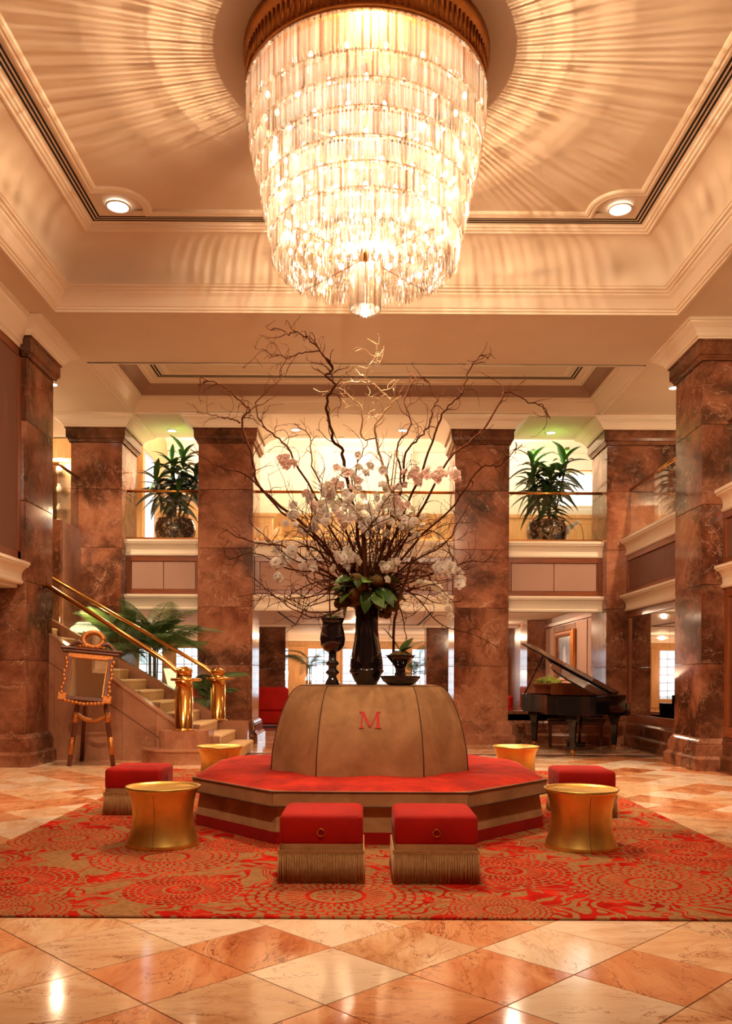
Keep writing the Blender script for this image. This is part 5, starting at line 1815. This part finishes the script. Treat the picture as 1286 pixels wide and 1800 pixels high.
# spine on the right (x=0), bentside on the left (x=-Wp)
curve = [(-Wp, Lp), (-Wp, 1.50), (-Wp + 0.02, 1.38), (-Wp + 0.10, 1.22), (-1.42, 1.05), (-1.22, 0.88), (-1.08, 0.70), (-1.00, 0.50), (-0.93, 0.30), (-0.82, 0.14), (-0.66, 0.04), (-0.48, 0.0), (-0.22, 0.0), (-0.08, 0.02), (-0.02, 0.06)]
body = outl + curve
z0p, z1p = 0.69, 0.965


def inset(poly, d):
    n = len(poly); out = []
    area = sum(poly[i][0] * poly[(i + 1) % n][1] - poly[(i + 1) % n][0] * poly[i][1] for i in range(n))
    sg = 1 if area > 0 else -1
    for i in range(n):
        p0, p1, p2 = Vector(poly[i - 1]), Vector(poly[i]), Vector(poly[(i + 1) % n])
        d1 = (p1 - p0).normalized(); d2 = (p2 - p1).normalized()
        n1 = Vector((-d1.y, d1.x)) * sg; n2 = Vector((-d2.y, d2.x)) * sg
        m = n1 + n2
        m = m / max(0.5, m.dot(n1))
        out.append(tuple(p1 + m * d))
    return out


ins = inset(body, 0.035)
n = len(body)
mb = MB()
vs = [(*p, z0p) for p in body] + [(*p, z1p) for p in body] + [(*p, z1p) for p in ins] + [(*p, z1p - 0.10) for p in ins]
fs = [tuple(range(n))] + [tuple(3 * n + i for i in range(n))]
for i in range(n):
    j = (i + 1) % n
    fs += [(i, j, n + j, n + i), (n + i, n + j, 2 * n + j, 2 * n + i), (2 * n + i, 2 * n + j, 3 * n + j, 3 * n + i)]
mb.add(vs, fs)
mb.build('case', M['blacklacquer'], pn)
ins2 = inset(body, 0.06)
MB().prism(ins2, z1p - 0.099, z1p - 0.085).build('iron_plate', simple('gold_plate', lin(180, 120, 60), 0.35, 0.8), pn)
MB().prism(inset(body, 0.012), 0.660, 0.69).build('bottom_moulding', M['blacklacquer'], pn)
# key bed, cheeks, keys, fallboard
MB().box(-Wp - 0.01, 0.01, Lp, Lp + 0.26, 0.60, 0.70, 0.008).build('key_bed', M['blacklacquer'], pn)
for x in (-Wp - 0.01, -0.06):
    MB().box(x, x + 0.07, Lp, Lp + 0.27, 0.70, 0.82, 0.01).build('cheek', M['blacklacquer'], pn)
MB().box(-Wp + 0.1, -0.1, Lp + 0.04, Lp + 0.25, 0.70, 0.725).build('white_keys', simple('ivory_keys', (0.8, 0.76, 0.66, 1), 0.3), pn)
MB().box(-Wp + 0.1, -0.1, Lp + 0.04, Lp + 0.14, 0.725, 0.737).build('black_keys', M['blacklacquer'], pn)
MB().box(-Wp + 0.03, -0.03, Lp + 0.0, Lp + 0.03, 0.70, 0.95, 0.006).build('fallboard', M['blacklacquer'], pn)
# music desk
MB().xf(Matrix()).box(-1.25, -0.45, 1.55, 1.57, 0.95, 1.16, 0.005).build('music_desk', wood('desk_wood', lin(120, 62, 30), lin(160, 92, 50), 0.2), pn)
# lid: hinged on the spine, raised to the left
lid_ang = math.radians(28)
lidpoly = inset([(x, y) for x, y in body if y < 1.35] + [], -0.02)
lidpoly = [(0.0, 0.10), (0.0, 1.32), (-Wp + 0.0, 1.32), (-Wp + 0.06, 1.24), (-1.42, 1.06), (-1.22, 0.89), (-1.08, 0.71), (-1.00, 0.51), (-0.93, 0.30), (-0.82, 0.13), (-0.66, 0.03), (-0.48, -0.02), (-0.22, -0.02), (-0.06, 0.02)]
ML = Matrix.Translation((0, 0, z1p + 0.015)) @ Matrix.Rotation(lid_ang, 4, 'Y')
MB().prism(lidpoly, 0.0, 0.025).xf(ML).build('lid', M['blacklacquer'], pn)
# folded front flap lying on the raised lid
MB().box(-Wp, 0.0, 0.86, 1.32, 0.030, 0.052, 0.004).xf(ML).build('front_flap', M['blacklacquer'], pn)
pe = ML @ Vector((-1.40, 1.12, 0.0))
MB().tube([(-Wp + 0.10, 1.30, z1p - 0.03), tuple(pe)], 0.014, 8).build('lid_prop', M['blacklacquer'], pn)
for (x, y, lab) in ((-0.42, 0.22, 0), (-Wp + 0.16, Lp - 0.16, 1), (-0.16, Lp - 0.16, 2)):
    lg = MB().loft([[(x + a * s_, y + b * s_, z) for a, b in ((-1, -1), (1, -1), (1, 1), (-1, 1))] for s_, z in ((0.034, 0.10), (0.052, 0.46), (0.066, 0.55), (0.09, 0.59), (0.09, 0.665))], True, True).build('leg', M['blacklacquer'], pn)
    mb = MB().lathe([(0.0, 0.055), (0.04, 0.06), (0.038, 0.10), (0.03, 0.12)], 12, (x, y), cap=False)
    for k in range(18):
        pass
    mb.tube([(x - 0.012, y + 0.02, 0.032), (x + 0.012, y + 0.02, 0.032)], 0.032, 14)
    mb.build('brass_caster', M['brass'], lg)
# pedal lyre
mb = MB()
mb.tube([(-0.86, 1.55, 0.60), (-0.83, 1.56, 0.12)], 0.022, 8)
mb.tube([(-0.70, 1.55, 0.60), (-0.73, 1.56, 0.12)], 0.022, 8)
mb.box(-0.92, -0.64, 1.46, 1.64, 0.04, 0.13, 0.01)
mb.build('pedal_lyre', M['blacklacquer'], pn)
for k in range(3):
    MB().box(-0.86 + 0.07 * k, -0.82 + 0.07 * k, 1.62, 1.80, 0.05, 0.065, 0.004).build('pedal', M['brass'], pn)
MB().tube([(-1.30, 1.2, 0.60), (-1.25, 1.3, 0.3), (-1.2, 1.4, 0.03), (-1.0, 1.5, 0.02)], 0.006, 5).build('cable', M['blacklacquer'], pn)

bn = thing('piano_bench', 'dark wooden piano bench seen beneath the piano', 'bench', (3.88, 15.58, 0), -0.25)
MB().box(-0.52, 0.52, -0.17, 0.17, 0.47, 0.53, 0.015).build('seat', M['blacklacquer'], bn)
MB().box(-0.49, 0.49, -0.15, 0.15, 0.40, 0.47, 0.006).build('apron', LWD, bn)
for sx_ in (-1, 1):
    for sy_ in (-1, 1):
        lg = MB().loft([[(sx_ * 0.45 + a * s_, sy_ * 0.125 + b * s_, z) for a, b in ((-1, -1), (1, -1), (1, 1), (-1, 1))] for s_, z in ((0.018, 0.03), (0.03, 0.40))], True, True).build('leg', LWD, bn)
        MB().lathe([(0.0, 0.0), (0.02, 0.0), (0.02, 0.032), (0.0, 0.032)], 8, (sx_ * 0.45, sy_ * 0.125), cap=False).build('brass_foot', M['brass'], lg)

# urn with moss on the low wall
t = thing('stone_urn', 'dark urn topped with mounded green moss on the low wall behind the piano', 'planter', (3.53, 16.33, 0.622))
MB().lathe([(0.0, 0.0), (0.17, 0.0), (0.17, 0.04), (0.10, 0.07), (0.08, 0.11), (0.12, 0.15), (0.22, 0.24), (0.25, 0.34), (0.24, 0.42), (0.27, 0.47), (0.30, 0.49), (0.30, 0.52), (0.26, 0.52), (0.0, 0.50)], 36, cap=False).build('urn', M['terracotta'], t)
mb = MB()
rm_ = random.Random(3)
mb.lathe([(0.255, 0.515), (0.23, 0.57), (0.16, 0.615), (0.08, 0.64), (0.0, 0.645)], 24, cap=False)
for k in range(90):
    a = rm_.uniform(0, 2 * PI); r = 0.25 * math.sqrt(rm_.random())
    mb.sphere((r * math.cos(a), r * math.sin(a), 0.645 - 1.6 * r * r), rm_.uniform(0.015, 0.03), 6, 5)
tag(mb.build('moss_mound', M['moss_green'], t), kind='stuff')


# ---------------------------------------------------------------- paintings
def picture(loc, rz, wd, hg, label):
    t = thing('framed_painting', label, 'painting', loc, rz)
    MB().box(-0.01, 0.01, -wd / 2, wd / 2, -hg / 2, hg / 2).build('canvas', M['painting'], t)
    fr = [(-0.03, 0.0), (0.05, 0.0), (0.07, 0.03), (0.05, 0.06), (0.06, 0.10), (0.03, 0.14), (-0.03, 0.14)]
    # mould in the y-z plane
    mb = MB()
    P = [(-wd / 2, -hg / 2), (wd / 2, -hg / 2), (wd / 2, hg / 2), (-wd / 2, hg / 2)]
    rings = []
    sg = [(-1, -1), (1, -1), (1, 1), (-1, 1)]
    k = len(fr)
    vs = [(-o, p[0] + s_[0] * e_, p[1] + s_[1] * e_) for p, s_ in zip(P, sg) for o, e_ in fr]
    fs = [(i * k + q, ((i + 1) % 4) * k + q, ((i + 1) % 4) * k + q + 1, i * k + q + 1) for i in range(4) for q in range(k - 1)]
    mb.add(vs, fs)
    mb.build('gilt_frame', GILT, t)
    return t


picture((4.69, 19.85, 1.72), 0, 1.45, 0.98, 'gilt-framed figure painting on the side wall above the piano lid')
picture((4.49, 28.6, 1.35), 0, 1.3, 1.1, 'dark gilt-framed painting at the left edge of the piano bay')


# ---------------------------------------------------------------- far seating
def sofa(loc, rz, wd, label):
    t = thing('red_sofa', label, 'sofa', loc, rz)
    MB().box(-wd / 2, wd / 2, -0.42, 0.42, 0.08, 0.40, 0.04).build('base', M['red'], t)
    MB().box(-wd / 2 + 0.14, wd / 2 - 0.14, -0.42, 0.24, 0.40, 0.52, 0.05).build('seat_cushion', M['red'], t)
    MB().box(-wd / 2, wd / 2, 0.22, 0.42, 0.38, 0.98, 0.06).build('backrest', M['red'], t)
    for s_ in (-1, 1):
        MB().box(s_ * (wd / 2 - 0.07) - 0.08, s_ * (wd / 2 - 0.07) + 0.08, -0.42, 0.3, 0.38, 0.72, 0.05).build('arm', M['red'], t)
    for sx_ in (-1, 1):
        for sy_ in (-1, 1):
            MB().lathe([(0.0, 0.0), (0.02, 0.0), (0.03, 0.09), (0.0, 0.09)], 8, (sx_ * (wd / 2 - 0.1), sy_ * 0.34), cap=False).build('leg', LWD, t)
    return t


sofa((-2.55, 20.9, 0.004), PI, 1.5, 'red sofa in the far room seen left of the domed back')
sofa((2.55, 27.8, 0.004), 0.6, 0.95, 'red armchair in the far room right of the domed back')
sofa((3.75, 24.6, 0.0), 0.2, 0.9, 'red armchair beyond the low wall left of the piano')
sofa((-4.2, 22.5, 0.0), 2.2, 0.9, 'red armchair behind the brass newel posts')
t = thing('red_runner', 'dark red patterned rug in the far room', 'rug', (-1.2, 22.4, 0))
MB().box(-2.2, 2.2, -2.9, 2.9, 0.0, 0.006).build('pile', simple('dark_red_rug', lin(120, 34, 28), 0.9, noise=0.3, nscale=6), t)


# ---------------------------------------------------------------- lamps
def table_lamp(loc, label, h=0.62, r=(0.14, 0.26), hs=0.20, power=30, base='brass_dull', shade='shade_lit', group=None):
    t = thing('table_lamp', label, 'lamp', loc, group=group)
    MB().lathe([(0.0, 0.0), (0.09, 0.0), (0.09, 0.02), (0.03, 0.05), (0.05, 0.15), (0.06, 0.22), (0.03, 0.32), (0.015, 0.36), (0.015, h - 0.05), (0.0, h - 0.05)], 20, cap=False).build('base', M[base], t)
    MB().lathe([(r[1], h - hs), (r[0], h), (r[0] - 0.006, h), (r[1] - 0.006, h - hs)], 28, cap=False).build('shade', M[shade], t)
    if power: add_light('POINT', 'lamp_light', (0, 0, h + 0.06), power, WARM, 0.06, t)
    return t


def console(loc, label, wd=0.6, dp=0.4, hg=0.75, rz=0):
    t = thing('side_console', label, 'table', loc, rz)
    MB().box(-wd / 2, wd / 2, -dp / 2, dp / 2, hg - 0.05, hg, 0.008).build('top', M['wood'], t)
    for sx_ in (-1, 1):
        for sy_ in (-1, 1):
            MB().box(sx_ * (wd / 2 - 0.04) - 0.025, sx_ * (wd / 2 - 0.04) + 0.025, sy_ * (dp / 2 - 0.04) - 0.025, sy_ * (dp / 2 - 0.04) + 0.025, 0, hg - 0.05).build('leg', M['wood'], t)
    return t


console((-4.85, 15.55 - 0.9, 1.7), 'small wooden stand behind the easel mirror', 0.5, 0.3, 0.02) if False else None
t = thing('pedestal', 'slim wooden pedestal behind the stairs under the pale lamp', 'stand', (-4.83, 14.75, 0))
MB().lathe([(0.0, 0.0), (0.20, 0.0), (0.20, 0.05), (0.08, 0.10), (0.07, 0.8), (0.08, 1.5), (0.17, 1.55), (0.17, 1.59), (0.0, 1.59)], 24, cap=False).build('column', M['wood'], t)
table_lamp((-4.83, 14.75, 1.592), 'pale yellow shaded lamp glowing behind the stair rail', 0.58, (0.10, 0.30), 0.17, 20)
# glowing cone added in place of a lampshade reflection in the stair glass
t = thing('reflection_cone', 'slim bright cream cone standing in for a lampshade reflection in the stair glass beside the newel', 'lamp', (-3.32, 14.85, 0))
MB().lathe([(0.0, 0.0), (0.14, 0.0), (0.14, 0.03), (0.02, 0.05), (0.02, 0.98), (0.0, 0.98)], 20, cap=False).build('stand', M['brass'], t)
MB().lathe([(0.03, 0.96), (0.05, 0.98), (0.15, 1.38), (0.14, 1.38), (0.04, 0.99)], 24, cap=False).build('shade', M['shade_lit'], t)
# far room table lamps
for (x, y, lab) in ((2.55, 29.3, 'small lamp glowing by the far windows behind the right rear pier'), (-1.9, 30.6, 'bright lamp beside the far windows left of the goblet vase')):
    c_ = console((x, y, 0), 'small wooden console carrying a lamp, ' + ('right of' if x > 0 else 'left of') + ' the vases in the far room')
    table_lamp((x, y, 0.752), lab, 0.55, (0.10, 0.18), 0.2, 40, shade='lamp_hot' if x < 0 else 'shade_lit')

# ---------------------------------------------------------------- upper gallery furnishings
# backlit framed panel at right, picture light
t = thing('backlit_panel', 'brightly lit white panel on the gallery wall behind the right plant', 'panel', (5.42, 21.42, 5.98))
MB().box(-0.62, 0.42, -0.03, 0.0, -0.42, 0.36, 0.006).build('panel', M['lightbox'], t)
MB().box(-0.68, 0.46, -0.05, -0.0, -0.48, -0.42, 0.008).build('ledge', M['crown'], t)
MB().tube([(-0.5, -0.10, 0.44), (0.30, -0.10, 0.44)], 0.018, 8).build('picture_light', M['brass'], t)
# doorway with daylight at left of the left plant
d1 = struct(thing('door_1', 'bright open doorway in a honey wood frame behind the left plant', None, (-4.86, 19.2, 3.76)))
MB().box(-0.06, 0.08, -0.75, -0.55, 0, 2.4, 0.01).build('jamb', M['honey'], d1)
MB().box(-0.06, 0.08, 0.55, 0.75, 0, 2.4, 0.01).build('jamb', M['honey'], d1)
MB().box(-0.06, 0.08, -0.75, 0.75, 2.4, 2.62, 0.01).build('head', M['honey'], d1)
MB().box(-0.02, 0.0, -0.55, 0.55, 0, 2.4).build('lit_opening', emit('daylit_opening', (0.85, 0.90, 1.0), 1.6), d1)
# brown painting and mirrors on gallery wall
t = thing('gallery_cabinet', 'honey wood cabinet on the upper gallery behind the left plant', 'cabinet', (-3.55, 20.9, 3.76))
MB().box(-0.75, 0.75, -0.25, 0.25, 0.0, 2.0, 0.01).build('body', M['wood'], t)
for s_ in (-1, 1):
    dr = MB().box(s_ * 0.37 - 0.33, s_ * 0.37 + 0.33, -0.28, -0.25, 0.1, 1.9, 0.01).build('door', M['honey'], t)
    MB().sphere((s_ * 0.08, -0.30, 1.0), 0.02, 8, 6).build('knob', M['brass'], dr)
console((-2.55, 19.0, 3.76), 'small wooden console carrying the bright gallery lamp', 0.5, 0.35, 0.55)
table_lamp((-2.55, 19.0, 4.312), 'very bright lamp beside the left rear pier on the gallery', 0.50, (0.09, 0.13), 0.26, 60, shade='lamp_hot')
# two armchairs on the middle gallery
for k, (x, lab) in enumerate(((-1.55, 'honey armchair on the middle gallery at left behind the branches'), (1.25, 'honey armchair on the middle gallery at right behind the branches'))):
    t = thing('gallery_armchair', lab, 'chair', (x, 18.6, 3.76), 0.3 - 0.6 * k, 'armchairs on the gallery')
    MB().box(-0.38, 0.38, -0.36, 0.36, 0.1, 0.45, 0.03).build('seat', M['honey'], t)
    pts = [(-0.38, 0.0), (0.38, 0.0), (0.38, 0.55), (0.28, 0.66), (0.0, 0.72), (-0.28, 0.66), (-0.38, 0.55)]
    MB().prism([(a, b + 0.40) for a, b in pts], 0.26, 0.38, 'Y').build('backrest', M['honey'], t)
    for s_ in (-1, 1):
        MB().box(s_ * 0.36 - 0.05, s_ * 0.36 + 0.05, -0.34, 0.30, 0.40, 0.68, 0.02).build('arm', M['honey'], t)
        for sy_ in (-1, 1):
            MB().box(s_ * 0.32 - 0.03, s_ * 0.32 + 0.03, sy_ * 0.30 - 0.03, sy_ * 0.30 + 0.03, 0, 0.1).build('leg', LWD, t)
# draped chair on right side gallery
t = thing('draped_chair', 'chair under a pale satin drape behind the glass of the side gallery', 'chair', (5.75, 14.0, 3.76), 0.4)
mb = MB()
vs, fs = [], []
rd = random.Random(9)
rings = []
for z, sx_, sy_ in ((0.0, 0.52, 0.50), (0.25, 0.46, 0.46), (0.50, 0.43, 0.44), (0.56, 0.40, 0.40), (0.58, 0.10, 0.1)):
    rings.append([((sx_ + 0.035 * math.sin(k * 1.9 + z * 3)) * math.cos(2 * PI * k / 32), (sy_ + 0.035 * math.cos(k * 2.3)) * math.sin(2 * PI * k / 32), z) for k in range(32)])
mb.loft(rings, True, True, True)
satin = simple('pale_satin', lin(206, 168, 150), 0.3, noise=0.1, nscale=5, sheen=0.5)
mb.build('seat_drape', satin, t)
MB().loft([[(0.40 * math.cos(a) * (1 + 0.05 * math.sin(7 * a)), 0.30 + 0.12 * math.sin(a), z) for a in [2 * PI * k / 24 for k in range(24)]] for z in (0.4, 0.7, 0.98, 1.02)], True, True, True).build('back_drape', satin, t)
# display cabinet at the landing, left
dc = thing('display_cabinet', 'lit glass-fronted display cabinet with shelves on the left landing', 'cabinet', (-7.25, 19.6, 3.76))
MB().box(-1.0, 1.0, 0.20, 0.24, 0, 2.45).build('back', simple('cabinet_back', lin(150, 110, 70), 0.4), dc)
for x in (-1.0, -0.02, 0.94):
    MB().box(x, x + 0.06, -0.25, 0.24, 0, 2.5).build('upright', M['wood'], dc)
MB().box(-1.0, 1.0, -0.28, 0.24, 2.4, 2.85, 0.01).build('header', M['honey'], dc)
for k in range(5):
    MB().box(-0.94, 0.94, -0.22, 0.20, 0.4 + 0.42 * k, 0.415 + 0.42 * k).build('glass_shelf', M['glass'], dc)
add_light('POINT', 'cabinet_light', (0.3, -0.1, 2.3), 70, WARM2, 0.05, dc)
rv = random.Random(12)
vmat = simple('white_china', (0.8, 0.76, 0.68, 1), 0.2)
vm = MB().lathe([(0.0, 0.0), (0.05, 0.0), (0.08, 0.08), (0.07, 0.15), (0.035, 0.20), (0.05, 0.24), (0.0, 0.24)], 16, cap=False).mesh('china_jar', vmat)
for k in range(5):
    for x, w_ in ((0.25, 'inner'), (0.62, 'outer')):
        o = link('china_jar', vm, None, (-7.25 + x, 19.6 - 0.02, 3.76 + 0.416 + 0.42 * k), None, rv.uniform(0.7, 1.1) if k < 4 else 1.0)
        tag(o, 'white china jar, %s one on the %s shelf of the lit cabinet' % (w_, ('bottom', 'second lowest', 'middle', 'second highest', 'top')[k]), 'jar', 'jars in the display cabinet')

# ---------------------------------------------------------------- unseen fill lamps added to brighten the galleries, aisles and far rooms
def fill_lamp(x, y, z, power, label, group, color=WARM2, r=0.055):
    t = thing('fill_lamp', label, 'ceiling light', (x, y, z), group=group)
    MB().lathe([(0.0, -0.03), (r * 0.7, -0.025), (r, 0.0), (0.0, 0.0)], 24, cap=False).build('dome', M['lens_dim'], t)
    add_light('POINT', 'fill_lamp_light', (0, 0, -0.14), power, color, 0.05, t)
    return t


XN = {-3.9: 'left bay', -0.2: 'middle bay', 3.6: 'right bay', -6.5: 'left side', 3.4: 'right side'}
for x in (-3.9, -0.2, 3.6):
    for y in (18.2, 20.2):
        fill_lamp(x, y, 7.195, UP_POWER, color=(1, 0.82, 0.60), label= 'added fill lamp on the upper gallery ceiling, %s, %s one' % (XN[x], 'front' if y < 19 else 'rear'), group='gallery fill lamps')
for x, y, lab in ((-7.5, 18.0, 'above the display cabinet'), (8.0, 14.0, 'of the right aisle, far one'), (8.0, 8.0, 'of the right aisle, near one'), (-8.0, 13.8, 'of the left aisle behind the nearest left pier')):
    fill_lamp(x, y, 6.095, UP_POWER * 1.2, 'added fill lamp on the ceiling ' + lab, 'aisle fill lamps')
for x in (-6.5, -0.2, 3.4):
    for y in (18.6, 23.5, 29.0):
        fill_lamp(x, y, 2.745, LOW_POWER, 'added fill lamp on the lower ceiling, %s, %s' % (XN[x] if x != -0.2 else 'middle', {18.6: 'just behind the piers', 23.5: 'halfway to the windows', 29.0: 'near the windows'}[y]), 'lower ceiling fill lamps')
